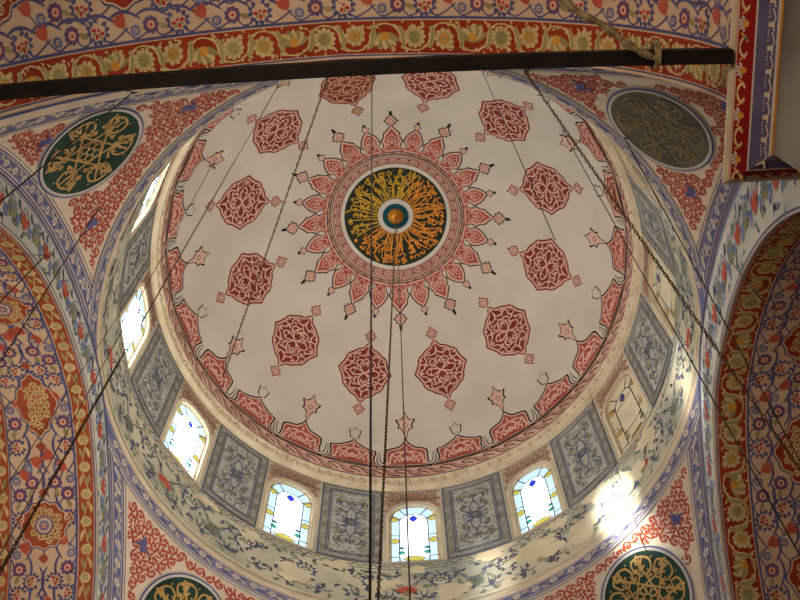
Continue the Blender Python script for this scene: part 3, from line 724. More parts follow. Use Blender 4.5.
def az_lim(w, d=0.0):
    """half-opening so that both |x| and |y| stay under 1-d"""
    r = sqrt(1+w*w); return max(0.0, pi/4-acos(min(1, (1-d)/r)))
CORN = (('wall_northwest', -135), ('wall_northeast', -45), ('wall_southeast', 45), ('wall_southwest', 135))
ROUND_LAB = {'wall_northwest': 'green roundel of pale gold script in the dim corner under the black iron bar',
             'wall_northeast': 'olive roundel, its faint script dulled by painted glare, beside the corner of the stone pier',
             'wall_southeast': 'brightest green roundel with crisp gold script beside the sunlit patch of the drum',
             'wall_southwest': 'dark roundel of orange script in the shaded corner by the narrow arch'}
WR = 0.565; RR = 0.158
for name, azd in CORN:
    azc = radians(azd); A = Art(); h = 0.0
    nw, nz2 = 40, 24
    rows = []
    for i in range(nw+1):
        w = 0.0+1.0*i/nw; lim = az_lim(w); rows.append([pend_pt(azc-lim+2*lim*j/nz2, w) for j in range(nz2+1)])
    A.grid(rows, 'cream')
    wall = tag(A.build(name, smooth=True), kind='structure')
    LR = L_of(WR)
    def chart(u, v, hh, azc=azc, LR=LR):   # v up towards the ring, u sideways
        w = w_from_L(LR-v); r = sqrt(1+w*w); return pend_pt(azc-u/r, w, hh)
    wr_, DU = {'wall_northwest': (0.635, 0.0), 'wall_northeast': (0.520, -0.004), 'wall_southeast': (0.560, -0.012), 'wall_southwest': (0.565, 0.020)}[name]
    DV = LR-L_of(wr_); D0 = 0.046; W0 = 0.255
    def inside(u, v, m, LR=LR, D0=D0, DU=DU, DV=DV, RX=RR+0.019):
        w = w_from_L(LR-v)
        if w < W0+m*0.8 or w > 0.99-m*0.5: return False
        r = sqrt(1+w*w); az = pi/4-abs(u)/r
        if r*cos(az) > 1-D0-m*0.12: return False
        if az < 0: return False
        return hypot(u-DU, v-DV) > RX+m*0.55
    B = Art(); scroll_area(B, chart, inside, (-0.72, -0.66, 0.72, 0.42), 0.043, 'pend_red', 0.003, 0.0058, seed=azd)
    for (u, v) in ((0.0, -0.27), (0.24, 0.12), (-0.24, 0.12)):
        for j in range(5): leaf(B, chart, u-0.02+0.01*j, v, 0.034, 0.007, 0.5+j*0.75, 'blue', 0.006)
        B.stroke(chart, spline([(u-0.035, v-0.008), (u, v+0.006), (u+0.036, v-0.004)], 4), 0.006, 'blue', 0.0065)
    B.build('arabesque', wall)
    # frame lines of the triangle
    B = Art()
    def edge(d, w, side, hh, azc=azc):
        r = sqrt(1+w*w); a = acos(min(1, (1-d)/r)); return pend_pt(azc-side*(pi/4-a), w, hh)
    for side in (1, -1):
        def strip(d0, d1, m, hh, wa=0.0, wb=1.0):
            ws = [max(wa, sqrt(max(0, (1-d1)**2-1)) if False else wa)+(wb-wa)*i/60 for i in range(61)]
            ws = [w for w in ws if sqrt(1+w*w) > (1-d0)]
            rows = []
            for d in (d0, d1): rows.append([edge(min(d, 1), w, side, hh) for w in ws if (pi/4-acos(min(1, (1-d1)/sqrt(1+w*w)))) > -0.2])
            B.grid(rows, m)
        strip(0.002, 0.0055, 'blue', 0.004, 0.06); strip(0.008, 0.0295, 'band_blue', 0.004, 0.10)
        strip(0.0315, 0.0345, 'blue', 0.005, 0.2); strip(0.039, 0.0405, 'blue', 0.005, 0.22)
        # leaf ornament of the band, chart along the arch
        def ch(u, v, hh, side=side):      # u: height parameter w, v: distance from the wall plane
            return edge(v, max(0.02, u), side, hh)
        def chs(u, v, hh, side=side):
            # u measured as length along the arch curve from the crown
            z = AO.pt(max(0.0, u))[1]; w = w_of(z) if z < z_of(0.0) else 0.02
            return edge(v, max(0.02, w), side, hh)
        AO = Arch(1.0269, 0)
        leafy_band(B, lambda u, v, hh: chs(u, v*0.55, hh), 0.17, AO.L-0.03, 0.034, 0.036, 0.006, None, 'leaf_cream', 'cream', 'blue')
    B.build('arch_border', wall)
    # calligraphic disc
    SG, SY = ('glare_olive', 'glare_gold') if name == 'wall_northeast' else ('script_green', 'script_gold')
    A = Art(); n = 56
    def cc(u, v, hh, chart=chart, DU=DU, DV=DV): return chart(u+DU, v+DV, hh)
    A.fill(cc, [(RR*cos(2*pi*j/n), RR*sin(2*pi*j/n)) for j in range(n)], SG, 0.010, (0, 0), 5)
    A.grid([[cc(RR*cos(2*pi*j/n), RR*sin(2*pi*j/n), hh) for j in range(n)] for hh in (0.001, 0.010)], SG, close=True)
    R_ = RR*0.94; hs = 0.0125; w = 0.0064
    rnd = random.Random(azd)
    nf = 8 if azd > 0 else 6
    for k in range(nf):
        r0 = 2*pi*k/nf; cs = sub(cc, 0, 0, r0)
        d = R_*0.27
        A.stroke(cs, [(d, -R_*0.90), (d, -R_*0.5), (d, 0), (d, R_*0.5), (d, R_*0.86)], w, SY, hs)
        A.stroke(cs, spline([(d, R_*0.86), (d+R_*0.06, R_*0.93), (d+R_*0.10, R_*0.84)], 4), w*0.8, SY, hs)
        cs = sub(cc, 0, 0, r0+pi/nf*0.8); hs2 = hs+0.0015
        # looped letter group near the rim
        A.stroke(cs, spline([(-0.24*R_, 0.62*R_), (-0.27*R_, 0.84*R_), (-0.02*R_, 0.94*R_), (0.20*R_, 0.84*R_), (0.20*R_, 0.62*R_), (0.06*R_, 0.54*R_), (-0.03*R_, 0.64*R_), (0.06*R_, 0.73*R_)], 6), w*1.15, SY, hs2)
        A.stroke(cs, spline([(-0.16*R_, 0.58*R_), (-0.08*R_, 0.50*R_), (0.02*R_, 0.56*R_), (0.10*R_, 0.46*R_), (0.22*R_, 0.50*R_)], 5), w, SY, hs2)
        A.stroke(cs, spline([(-0.14*R_, 0.76*R_), (-0.06*R_, 0.84*R_), (-0.10*R_, 0.68*R_)], 4), w*0.8, SY, hs2)
        A.disc(cs, 0.12*R_, 0.62*R_, 0.004, SY, hs2, 6); A.disc(cs, -0.06*R_, 0.90*R_, 0.0035, SY, hs2, 6); A.disc(cs, 0.27*R_, 0.88*R_, 0.0035, SY, hs2, 6)
        cs = sub(cc, 0, 0, r0+pi/nf*1.55)
        for q in range(3):
            A.stroke(cs, spline(xf(rnd.choice(GLY), (q-1)*0.13*R_, (0.50+0.17*q)*R_, 0.085*R_+0.02*R_*q, rnd.uniform(-0.6, 0.6)), 5), w*0.9, SY, hs2+0.001)
        A.stroke(cs, [(0.20*R_, 0.40*R_), (0.17*R_, 0.62*R_), (0.20*R_, 0.84*R_)], w, SY, hs2+0.001, taper=True)
        A.ring(sub(cc, 0, 0, r0), 0, R_*0.17, R_*0.070, R_*0.098, SY, hs+0.003, 10)
    A.ring(cc, 0, 0, R_*0.07, R_*0.10, SY, hs+0.003, 12)
    ro = A.build('calligraphic_roundel'); tag(ro, ROUND_LAB[name], 'roundel', None)
    A = Art(); A.ring(cc, 0, 0, RR-0.001, RR+0.008, 'white_paint', 0.012, n); A.ring(cc, 0, 0, RR+0.008, RR+0.014, 'blue', 0.008, n); A.ring(cc, 0, 0, RR+0.014, RR+0.018, 'white_paint', 0.006, n); A.build('painted_rim', ro)

# ring band that runs round under the drum: a trim of its own
A = Art(); n = 180
def ringc(u, v, h): return pend_pt(-u, 0.085+v*1.9, h)
def rband(v0, v1, m, hh, rows=2): A.grid([[ringc(2*pi*j/n, v0+(v1-v0)*i/rows, hh) for j in range(n)] for i in range(rows+1)], m, close=True)
def clipped(A, c, mm=0.0): return A
RB = Art()
# only where the pendentive surface exists: |x|,|y| <= 1
def okaz(az, w, d=0.0):
    r = sqrt(1+w*w); return abs(r*cos(az)) <= 1-d+1e-6 and abs(r*sin(az)) <= 1-d+1e-6
def rstrip(v0, v1, m, hh):
    w0, w1 = 0.085+v0*1.9, 0.085+v1*1.9
    for q in range(4):
        azc = radians(45+90*q); rows = []
        for i in range(4):
            w = w0+(w1-w0)*i/3; lim = az_lim(w); rows.append([pend_pt(azc-lim+2*lim*j/48, w, hh) for j in range(49)])
        RB.grid(rows, m)
rstrip(-0.018, 0.0, 'cream', 0.005); rstrip(0.0, 0.006, 'blue', 0.0075); rstrip(0.006, 0.010, 'cream', 0.007); rstrip(0.010, 0.056, 'band_blue', 0.0065); rstrip(0.056, 0.060, 'cream', 0.007)
rstrip(0.060, 0.066, 'blue', 0.0075); rstrip(0.066, 0.074, 'white_paint', 0.0065); rstrip(0.076, 0.079, 'blue', 0.0065)
for q in range(4):
    azc = radians(45+90*q); w = 0.22; lim = az_lim(w, 0.0)+0.02
    def rc(u, v, h, azc=azc): return pend_pt(azc-u, 0.085+v*1.9, h)
    leafy_band(RB, rc, -lim, lim, 0.033, 0.040, 0.009, None, 'leaf_cream', 'cream', 'blue')
tag(RB.build('trim_2'), kind='structure')
# rounded ledge between drum and ring
A = Art(); A.grid([[(r*cos(2*pi*j/n), r*sin(2*pi*j/n), z) for j in range(n)] for r, z in ((1.12, 1.088), (0.999, 1.088), (0.9955, 1.085), (0.9955, 1.078), (1.0, 1.072), (1.06, 1.072))], 'cornice_cream', close=True)
tag(A.build('trim_3'), kind='structure')

# ------------------------------------------------------------------ arches
def arch_wall(name, plane, axis, sgn, rin, rout, cen, zc, depth, style, label=None, face=True):
    """vertical face with pointed arch and its painted soffit. axis 0: plane x=const, arch runs in y."""
    ain = Arch(rin, cen, zc)
    def P3(q, d, o):      # along, outward depth, normal offset into opening
        a, z = ain.pt(q, -o*0.45)
        return (plane+sgn*d, a, z) if axis == 0 else (a, plane+sgn*d, z)
    A = Art(); n = 72; Lx = ain.L+0.35
    # face: from inner arch to the outer line the pendentives meet
    if face:
        aout = Arch(rout, 0, ZS); rows = [[], []]
        for i in range(n+1):
            k = -1+2*i/n; a, z = ain.pt(k*ain.L); b, z2 = aout.pt(k*aout.L)
            for r_, (p, zz) in zip(rows, ((a, z), (b, z2))): r_.append((plane, p, zz) if axis == 0 else (p, plane, zz))
        A.grid(rows, 'floral_ground')
        top = [((plane, p[1], 1.12) if axis == 0 else (p[0], plane, 1.12)) for p in rows[1]]
        if name == 'wall_north': A.grid([[(p[0], y_, p[2]) for p in rows[1]] for y_ in (-0.99, -1.04)], 'cream'); A.grid([[(p[0]*0.998, y_, p[2]-0.002) for p in rows[1]] for y_ in (-1.008, -1.014)], 'blue'); A.grid([[(p[0]*0.998, y_, p[2]-0.002) for p in rows[1]] for y_ in (-1.020, -1.030)], 'light_blue')
        A.grid([[(p[0]+(sgn*0.02 if axis == 0 else 0), p[1]+(sgn*0.02 if axis == 1 else 0), p[2]) for p in r] for r in (rows[1], top)], 'nave_plaster')
    wall = tag(A.build(name, smooth=False) if face else link(name, bpy.data.meshes.new(name)), label, kind='structure')
    if face:
        F = Art(); W_ = rout-rin
        def cf(u, v, h):
            k = u/ain.L
            h = h*0.5; a, z = ain.pt(u); b, z2 = Arch(rout, 0, ZS).pt(k*Arch(rout, 0, ZS).L); t = v/W_
            p, zz = a+(b-a)*t, z+(z2-z)*t
            return (plane-sgn*h, p, zz) if axis == 0 else (p, plane-sgn*h, zz)
        L_ = ain.L
        F.band(cf, -L_, L_, W_-0.010, W_-0.001, 'blue', 0.003, 90, 1); F.band(cf, -L_, L_, W_-0.018, W_-0.014, 'light_blue', 0.003, 90, 1); F.band(cf, -L_, L_, 0.004, 0.008, 'blue', 0.003, 90, 1)
        nn = 34; P_ = 2*L_/nn; rndf = random.Random(9)
        for i in range(nn):
            x = -L_+(i+0.5)*P_; v = W_*0.48
            if i % 2 == 0:
                for j in range(3): leaf(F, cf, x, v-0.025, 0.054, 0.009, pi/2+(j-1)*0.55, 'tulip_red', 0.004+0.0006*j)
                leaf(F, cf, x+0.01, v-0.020, 0.045, 0.008, 2.6, 'faded_green', 0.004)
            else: hatayi(F, cf, x, v, 0.030, pi/2, 0.004, 'faded_green', 'olive', 'light_blue', 'light_blue')
            for q in range(6): leaf(F, cf, x+rndf.uniform(-0.5, 0.5)*P_, rndf.uniform(0.02, W_-0.035), 0.030, 0.0055, rndf.uniform(0, 6.3), ('light_blue', 'faded_green', 'panel_blue')[q % 3], 0.0034, bend=0.005)
            F.stroke(cf, spline([(x-P_*0.5, v-0.035), (x-P_*0.2, v+0.015), (x, v+0.042), (x+P_*0.3, v+0.02), (x+P_*0.5, v-0.035)], 4), 0.0045, 'light_blue', 0.0035)
            leaf(F, cf, x+P_*0.35, v-0.03, 0.042, 0.008, 0.8, 'light_blue', 0.004, bend=0.008); leaf(F, cf, x-P_*0.3, v+0.02, 0.036, 0.007, 2.2, 'panel_blue', 0.004, bend=0.006)
        F.build('flower_band', wall)
    So = Art(); L1 = ain.L+0.02; ext_ = 0.02 if name == 'wall_north' else 0.3
    So.band(lambda u, v, h: P3(u, v, h), -L1-ext_, L1+ext_, 0.0, depth, 'soffit_cream', 0.0, 110, 3)
    c = lambda u, v, h: P3(u, v, h)
    if style == 'thin': bw, bg_, cols, b0 = 0.048, 'scroll_orange', ('flower_gold', 'flower_gold', 'flower_core', 'mid_red', 'olive'), 0.010
    else: bw, bg_, cols, b0 = 0.088, 'scroll_red', ('flower_gold', 'flower_gold', 'flower_core', 'olive', 'olive'), 0.014
    bands = [b0, depth-b0-bw] if style == 'thin' else [b0]
    for bs in bands:
        So.band(c, -L1, L1, bs-0.007, bs-0.003, 'blue', 0.003, 110, 1)
        So.band(c, -L1, L1, bs, bs+bw, bg_, 0.003, 110, 1); So.band(c, -L1, L1, bs+bw+0.004, bs+bw+0.011, 'blue', 0.003, 110, 1)
        if style == 'thin': leafy_band(So, c, -L1, L1, bs+bw/2, bw, 0.005, None, 'flower_gold', 'flower_gold', 'olive')
        else: flower_scroll(So, c, -L1, L1, bs+bw/2, bw, 0.005, cols)
    v0 = b0+bw+0.02; v1 = (depth-b0-bw-0.02) if style == 'thin' else min(depth, v0+0.34); vm = (v0+v1)/2; hv = (v1-v0)/2
    step = 0.40; nmed = int(L1/step)+1
    sg_ = -1
    for m_ in range(-nmed, nmed+1):
        u = m_*step+(0.20 if style == 'wide' else 0.0)
        if abs(u) > L1: continue
        star = (m_ % 2 == 1) and style == 'thin'
        R1, R2 = (0.070, 0.070) if star else (0.098, min(0.078, hv*0.62))
        if style == 'wide': R1, R2 = 0.105, 0.085
        ol = []
        for j in range(64):
            a = 2*pi*j/64; rr = 1+0.07*abs(cos(5 if not star else 6*a)) if False else 1+(0.09*cos(4*a) if not star else 0.0)+0.05*cos(12*a)
            ol.append((u+R1*rr*cos(a), vm+R2*rr*sin(a)))
        So.fill(c, [(u+(x-u)*1.12, vm+(y-vm)*1.12) for x, y in ol], 'blue', 0.004, (u, vm), 2)
        So.fill(c, [(u+(x-u)*1.06, vm+(y-vm)*1.06) for x, y in ol], 'soffit_cream', 0.0055, (u, vm), 2)
        So.fill(c, ol, 'scroll_red' if style == 'wide' else 'scroll_orange', 0.007, (u, vm), 2)
        insm = lambda x, y, m, u=u, R1=R1, R2=R2: hypot((x-u)/(R1-m*0.8), (y-vm)/(R2-m*0.8)) < 0.92
        scroll_area(So, c, insm, (u-R1, vm-R2, u+R1, vm+R2), 0.030, 'flower_gold', 0.0085, 0.0042, seed=m_+50)
        if star: So.disc(c, u, vm, 0.030, 'blue', 0.011, 16); So.disc(c, u, vm, 0.025, 'soffit_cream', 0.012, 16); rosette(So, c, u, vm, 0.018, 8, 0.013, ('light_blue', 'soffit_cream', 'crimson'))
        for s in (1, -1):
            So.stroke(c, [(u+s*R1*1.1, vm), (u+s*R1*1.45, vm)], 0.004, 'blue', 0.004); So.fill(c, xf(diamond(0, 0, 0.016), u+s*R1*1.5, vm), 'scroll_orange', 0.005, None, 1)
    # flowers around
    rnd = random.Random(hash(style) % 7+2 if False else 4)
    nf = int(2*L1/0.078)
    for i in range(nf+1):
        u = -L1+i*0.078
        for s in (1, -1):
            for j, fr in enumerate((0.86, 0.50, 0.14) if style == 'wide' else (0.84, 0.40)):
                v = vm+s*hv*fr; uu = u+(0.039 if j == 1 else 0.0)
                # skip inside medallions
                bad = False
                for m_ in range(-nmed, nmed+1):
                    um = m_*step+(0.20 if style == 'wide' else 0.0)
                    if hypot((uu-um)/0.135, (v-vm)/(hv*0.74 if style == 'thin' else 0.125)) < 1: bad = True
                if bad: continue
                if (i+j) % 3 == 0:
                    hatayi(So, c, uu, v, 0.030 if style == 'thin' else 0.036, s*pi/2+rnd.uniform(-0.5, 0.5), 0.004)
                elif (i+j) % 3 == 1:
                    for q in range(3): leaf(So, c, uu, v, 0.042, 0.0085, s*(-pi/2)+(q-1)*0.4+0.5, 'tulip_red', 0.004+0.0005*q)
                    rosette(So, c, uu+0.032, v+s*0.01, 0.015, 8, 0.004, ('light_blue', 'soffit_cream', 'blue'))
                else:
                    rosette(So, c, uu, v, 0.024, 9, 0.004, ('blue', 'soffit_cream', 'crimson')); leaf(So, c, uu+0.02, v, 0.030, 0.007, 0.4*s, 'olive', 0.005)
                So.stroke(c, spline([(uu-0.045, v-s*0.024), (uu-0.015, v-s*0.038), (uu+0.02, v-s*0.036), (uu+0.05, v-s*0.018)], 4), 0.0080, 'blue', 0.0035, taper=True)
                So.stroke(c, spline([(uu, v), (uu+0.03, v+s*0.030), (uu+0.06, v+s*0.02), (uu+0.09, v)], 4), 0.0042, 'blue', 0.0033)
    So.build('arch_soffit', wall)
    return wall
arch_wall('wall_west', -1.0, 0, -1, 0.8867, 1.0269, 0.0, ZS, 0.34, 'thin', 'arch whose thin orange border edges a flowered soffit')
arch_wall('wall_east', 1.0, 0, 1, 0.8644, 1.0269, 0.0885, -0.096, 0.52, 'wide', 'arch with a broad red scroll border')
arch_wall('wall_south', 1.0, 1, 1, 0.8867, 1.0269, 0.0, ZS, 0.34, 'thin', 'arch under the three bright windows')
arch_wall('wall_north', -1.038, 1, -1, 0.8244, 1.0269, -0.114, -0.07, 0.75, 'wide', 'nearest arch, spanned by the tie rod', face=True)

# ------------------------------------------------------------------ building around: piers, outer walls, roof slabs, floor
def boxes(name, specs, m, kind='structure'):
    A = Art()
    for (x0, y0, z0, x1, y1, z1) in specs:
        for f in (((x0, y0, z0), (x1, y0, z0), (x1, y1, z0), (x0, y1, z0)), ((x0, y0, z1), (x1, y0, z1), (x1, y1, z1), (x0, y1, z1)), ((x0, y0, z0), (x1, y0, z0), (x1, y0, z1), (x0, y0, z1)),
                  ((x0, y1, z0), (x1, y1, z0), (x1, y1, z1), (x0, y1, z1)), ((x0, y0, z0), (x0, y1, z0), (x0, y1, z1), (x0, y0, z1)), ((x1, y0, z0), (x1, y1, z0), (x1, y1, z1), (x1, y0, z1))): A.poly(f, m)
    return tag(A.build(name), kind=kind)
ZF = -Z0-0.4
boxes('floor', [(-3, -4.2, ZF-0.05, 3, 2.2, ZF)], 'stone_floor')
boxes('wall_nave_south', [(-3, 1.40, ZF, 3, 1.48, 1.14)], 'nave_plaster')
boxes('wall_nave_west', [(-1.46, -4.2, ZF, -1.38, 1.40, 1.14)], 'nave_plaster')
boxes('wall_nave_east', [(1.60, -4.2, ZF, 1.68, 1.40, 1.14)], 'nave_plaster')
boxes('wall_nave_north', [(-3, -4.28, ZF, 3, -4.2, 1.14)], 'nave_plaster')
# roof deck round the drum, and over the nave
A = Art(); n = 72
sq = lambda a: (max(-1.46, min(1.68, 2.4*cos(a))), max(-1.80, min(1.48, 2.4*sin(a))))
for zz in (1.085, 1.14):
    A.grid([[(1.06*cos(2*pi*j/n), 1.06*sin(2*pi*j/n), zz) for j in range(n)], [sq(2*pi*j/n)+(zz,) for j in range(n)]], 'nave_plaster', close=True)
tag(A.build('trim_roof_deck'), kind='structure')
boxes('ceiling_nave', [(-1.46, -4.2, 1.10, 1.68, -1.78, 1.14)], 'nave_plaster')

# north-east pier: painted sloping cornice over a marble shaft
A = Art()
cx, cy = 0.691, -0.887; XE, YN = 1.60, -1.80
lev = [(0.0, -0.09, 'cream'), (0.0, -0.100, None), (0.006, -0.1055, 'leaf_cream'), (0.010, -0.110, 'pink'), (0.033, -0.137, 'deep_red'), (0.036, -0.139, 'white_paint'), (0.066, -0.162, 'purple'), (0.070, -0.165, 'white_paint'), (0.073, -0.168, 'gilt')]
def L3(o, z): return [(XE, cy-o, z), (cx+o, cy-o, z), (cx+o, YN+o, z), (XE, YN+o, z)]
for a, b in zip(lev[:-1], lev[1:]):
    m = b[2] or 'cream'; A.grid([L3(a[0], a[1]), L3(b[0], b[1])], m)
A.poly(L3(0.0, -0.09), 'cream')
pier = tag(A.build('trim_pier_cornice'), 'painted cornice on the stone pier', kind='structure')
B = Art()
def facew(u, v, h): # u along y northwards from the corner, v down the slope (0..1 over the cornice)
    o = 0.073*v; z = -0.100-0.068*v; return (cx+o-0.7*h, cy-o*0-u, z-0.7*h)
def faces(u, v, h): # u along x
    o = 0.073*v; z = -0.100-0.068*v; return (cx+u, cy-o+0.7*h, z-0.7*h)
V = lambda o: o/0.073
for fc, Lb in ((facew, 0.90), (faces, 0.85)):
    c = lambda u, v, h, fc=fc: fc(u, v/0.1, h)     # v in slope length units (slope 0.1 long)
    P_ = 0.088; r0 = 0.0295
    for i in range(int(Lb/P_)):
        u = 0.055+i*P_
        for j in range(11): a = 2*pi*j/11; leaf(B, c, u+0.006*cos(a), r0+0.006*sin(a), 0.012, 0.0028, a, 'white_paint', 0.002)
        B.disc(c, u, r0, 0.0070, 'flower_core', 0.004, 10)
        for s in (1, -1):
            B.stroke(c, spline([(u+s*0.018, r0-0.010), (u+s*0.030, r0+0.006), (u+s*0.044, r0+0.010)], 4), 0.006, 'flower_core', 0.002, taper=True); B.stroke(c, spline([(u+s*0.020, r0+0.010), (u+s*0.030, r0-0.006), (u+s*0.044, r0-0.010)], 4), 0.005, 'flower_gold', 0.0026, taper=True)
            leaf(B, c, u+s*0.026, r0, 0.014, 0.003, (0.7 if s > 0 else 2.4), 'flower_gold', 0.003)
        for q in range(2):
            uu = u+q*P_*0.5; B.disc(c, uu, 0.066, 0.0100, 'cream', 0.002, 10, 0.0105); B.stroke(c, [(uu, 0.070), (uu, 0.086)], 0.009, 'cream', 0.002)
            for t in range(4): B.stroke(c, [(uu+0.014+0.0066*t, 0.052), (uu+0.014+0.0066*t, 0.076)], 0.0036, 'leaf_cream', 0.002)
            B.stroke(c, [(uu-0.012, 0.086), (uu, 0.082), (uu+0.012, 0.088), (uu+0.03, 0.082)], 0.003, 'white_paint', 0.002)
B.build('painted_border', pier)
boxes('wall_pier_northeast', [(cx+0.073, YN+0.073, ZF, XE, cy-0.073, -0.165)], 'marble')
boxes('wall_pier_northwest', [(-1.38, -1.80, ZF, -0.938, -1.04, -0.075)], 'marble')
boxes('wall_pier_southeast', [(1.0, 0.97, ZF, 1.60, 1.40, 0.15)], 'marble')
boxes('wall_pier_southwest', [(-1.38, 0.89, ZF, -1.0, 1.40, -0.1), (-1.38, 1.0, -0.1, -1.0, 1.40, 0.15)], 'marble')

# ------------------------------------------------------------------ iron tie rod
A = Art()
y0, z0, a_ = -1.143, -0.105, 0.0140
def sec(x, y, r=a_, zz=z0): return [(x, y-r, zz-r), (x, y+r, zz-r), (x, y+r, zz+r), (x, y-r, zz+r)]
xs = [-0.934+(0.690+0.934)*i/24 for i in range(25)]
A.grid([sec(x, y0-0.018*(1-((x+0.12)/0.83)**2)) for x in xs], 'iron', close=True)
A.poly(sec(xs[-1], y0), 'iron'); A.poly(sec(xs[0], y0), 'iron')
rod = tag(A.build('tie_rod'), 'thick black iron bar spanning the nearest arch from wall to pier', 'tie rod')

# ------------------------------------------------------------------ wires and chains
def tube(A, pts, r, m, n=6):
    rows = []
    for i, p in enumerate(pts):
        a = Vector(pts[max(0, i-1)]); b = Vector(pts[min(len(pts)-1, i+1)]); t = (b-a).normalized()
        u = t.cross(Vector((0, 0, 1)));
        if u.length < 1e-3: u = t.cross(Vector((1, 0, 0)))
        u.normalize(); v = t.cross(u); rr = r(i/(len(pts)-1)) if callable(r) else r
        rows.append([tuple(Vector(p)+u*rr*cos(2*pi*k/n)+v*rr*sin(2*pi*k/n)) for k in range(n)])
    A.grid(rows, m, close=True)
def lerp(a, b, t): return tuple(a[k]+(b[k]-a[k])*t for k in range(3))
def chain(A, P, Q, ln, wd, m):
    P, Q = Vector(P), Vector(Q); d = (Q-P); L = d.length; t = d.normalized(); u = t.cross(Vector((0.3, 0.9, 0.1))).normalized(); v = t.cross(u)
    n = int(L/(ln*0.80))
    for i in range(n):
        c = P+t*(i+0.5)*L/n; a, b = (u, v) if i % 2 else (v, u)
        rows = []
        for k in range(10):
            th = 2*pi*k/10; ctr = c+t*(ln/2*cos(th))+a*(wd/2*sin(th)); rd = (t*cos(th)+a*sin(th)).normalized()
            rows.append([tuple(ctr+rd*wd*0.25*cos(2*pi*q/4)+b*wd*0.25*sin(2*pi*q/4)) for q in range(4)])
        rows.append(rows[0]); A.grid(rows, m, close=True)
def in_dome(P):
    x, y, z = P; r = hypot(x, y)
    if z > 1.95: return (r/RS)**2+((z-ZC)/(KE*RS))**2 < 0.9995
    if z > 1.07: return r < 0.998
    if z > -0.1:
        if y < -1.038: return True
        w = w_of(z); return r < sqrt(1+w*w) and abs(x) < 1
    return True
def anchor(px, py): return ray_march(px, py, in_dome, 2.0, 6.0, 3000)
def hook(A, P, m='wire'):
    pts = [(P[0], P[1], P[2]+0.004), (P[0], P[1], P[2]-0.010)]
    for k in range(9): a = -pi/2+k*pi/5; pts.append((P[0]+0.007*(1+sin(a)), P[1], P[2]-0.017-0.007*cos(a)*1.0))
    tube(A, pts, 0.0016, m, 5)
WIRES = [
 ('hanging_wire', (397, 217), (410, 600), -1.2, 0.0011, 'thin wire dropping dead straight from the gilded boss towards the lowest middle window', 'wire'),
 ('hanging_cable', (372, 76), (370, 600), -1.1, 0.0021, 'long dark cable crossing the rim of the gold script roundel just beside its boss', 'wire'),
 ('hanging_wire', (278, 86), (120, 360), 0.0, 0.0016, 'dark wire starting by the rod and crossing a lit window to the narrow flowered arch', 'wire'),
 ('hanging_wire', (213, 163), (57, 450), 0.1, 0.0013, 'thin glinting wire falling past the small white fleuron beside the tallest sunlit window', 'wire'),
 ('hanging_wire', (133, 92), (0, 202), -0.2, 0.0017, 'short dark wire slanting across the dim green roundel', 'wire'),
 ('hanging_wire', (46, 255), (0, 302), 0.0, 0.0018, 'short hooked wire over the flowered face of the narrow arch', 'wire'),
 ('hanging_wire', (99, 208), (8, 350), -0.1, 0.0016, 'wire running down from the red tracery below the dim green roundel', 'wire'),
 ('hanging_wire', (135, 290), (30, 450), 0.1, 0.0011, 'faint wire passing in front of the narrow arch border beside a thicker chain', 'wire'),
 ('hanging_wire', (562, 130), (713, 400), -0.2, 0.0017, 'thin wire running beside the thick rusty chain towards the broad red arch', 'wire'),
 ('hanging_wire', (624, 137), (763, 393), -0.2, 0.0016, 'hooked wire falling from beneath the glare-dulled olive roundel', 'wire'),
 ('hanging_wire', (730, 260), (767, 307), -0.1, 0.0015, 'short hooked wire on the flowered face above the broad red arch', 'wire'),
 ('hanging_wire', (482, 71), (555, 240), 0.4, 0.0013, 'wire crossing two red medallions in the pale part of the dome', 'wire'),
 ('hanging_wire', (590, 393), (647, 553), 0.1, 0.0010, 'hair-thin wire ending over the brightest green roundel', 'wire'),
]
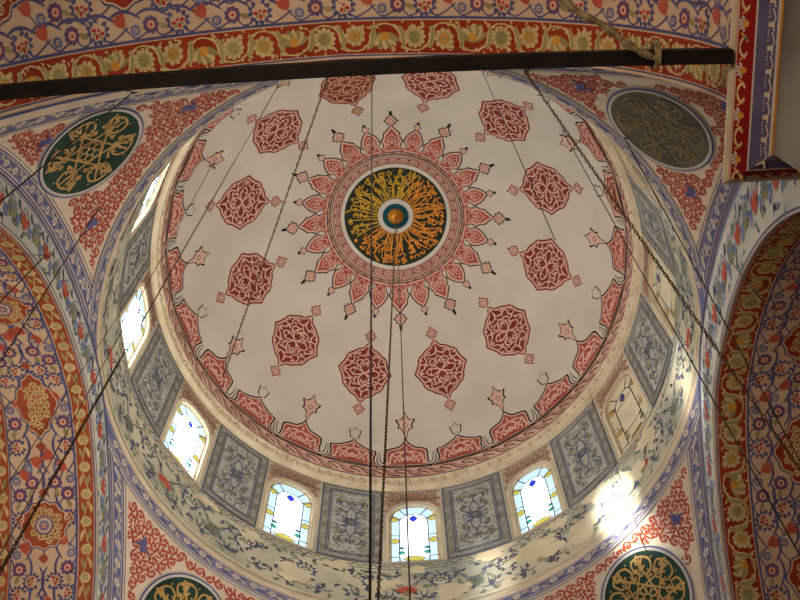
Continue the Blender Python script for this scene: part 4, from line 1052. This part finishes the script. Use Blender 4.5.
for name, p1, p2, zl, r, lab, cat in WIRES:
    P = anchor(*p1); Q = ray_at_z(p2[0], p2[1], zl)
    A = Art(); hook(A, P)
    far = lerp(P, Q, 1.0) if p2 in ((555, 240), (647, 553), (767, 307)) else lerp(P, Q, 1.35)
    if lab.startswith('dark wire starting'): far = Q
    tube(A, [lerp(P, far, i/12) for i in range(13)], r, 'wire', 6)
    o = A.build(name)
    tag(o, lab, 'wire', 'wires hanging from the vault')
    if lab.startswith('dark wire starting'):
        far = ray_at_z(0, 572, -0.9); B = Art(); chain(B, Q, lerp(Q, far, 1.15), 0.0125, 0.0052, 'rust'); B.build('chain_end', o)
# chains
def chain_obj(p1, p2, zl, ln, wd, m, lab, ext=1.0, lamp=False):
    P = anchor(*p1); Q = ray_at_z(p2[0], p2[1], zl); A = Art(); chain(A, P, lerp(P, Q, ext), ln, wd, m); hook(A, P)
    return tag(A.build('hanging_chain'), lab, 'chain', 'chains hanging from the vault')
chain_obj((332, 66), (223, 377), 1.1, 0.0165, 0.0056, 'rust', 'brown chain ending in mid-air over the lobed border, beside red medallions')
chain_obj((396, 221), (378, 600), -0.9, 0.0135, 0.0048, 'rust', 'fine beaded chain hung from the gilded boss, closest to the long dark cable', 1.15)
chain_obj((524, 70), (745, 390), -0.1, 0.0165, 0.0064, 'rust', 'thick rusty chain crossing the rim of the dome to the broad red arch', 1.35)
# frayed cable slung over the rod
A = Art(); rp = [ray_at_z(535, -22, -0.16), ray_at_z(562, 0, -0.15), ray_at_z(580, 14, -0.145), ray_at_z(602, 24, -0.140), ray_at_z(624, 42, -0.135), ray_at_z(640, 52, -0.128), ray_at_z(655, 58, -0.124)]
rq = []
for i in range(len(rp)-1):
    for k in range(8): rq.append(lerp(rp[i], rp[i+1], k/8))
rq.append(rp[-1]); 
for ph in (0, pi):
    pts = [(p[0]+0.0042*cos(i*0.9+ph), p[1]+0.002*cos(i*0.9+ph), p[2]+0.0042*sin(i*0.9+ph)) for i, p in enumerate(rq)]
    tube(A, pts, lambda t: 0.0066+0.0014*sin(t*37), 'rope', 7)
e = rp[-1]; wr = []
for k in range(26):
    a = 2*pi*k/12; wr.append((e[0]+0.0045*k/12, y0-0.012+0.0235*cos(a), z0+0.0235*sin(a)))
tube(A, wr, 0.0042, 'rope', 7)
tag(A.build('knotted_cord'), 'pale twisted cord wound round the black iron bar', 'cord')
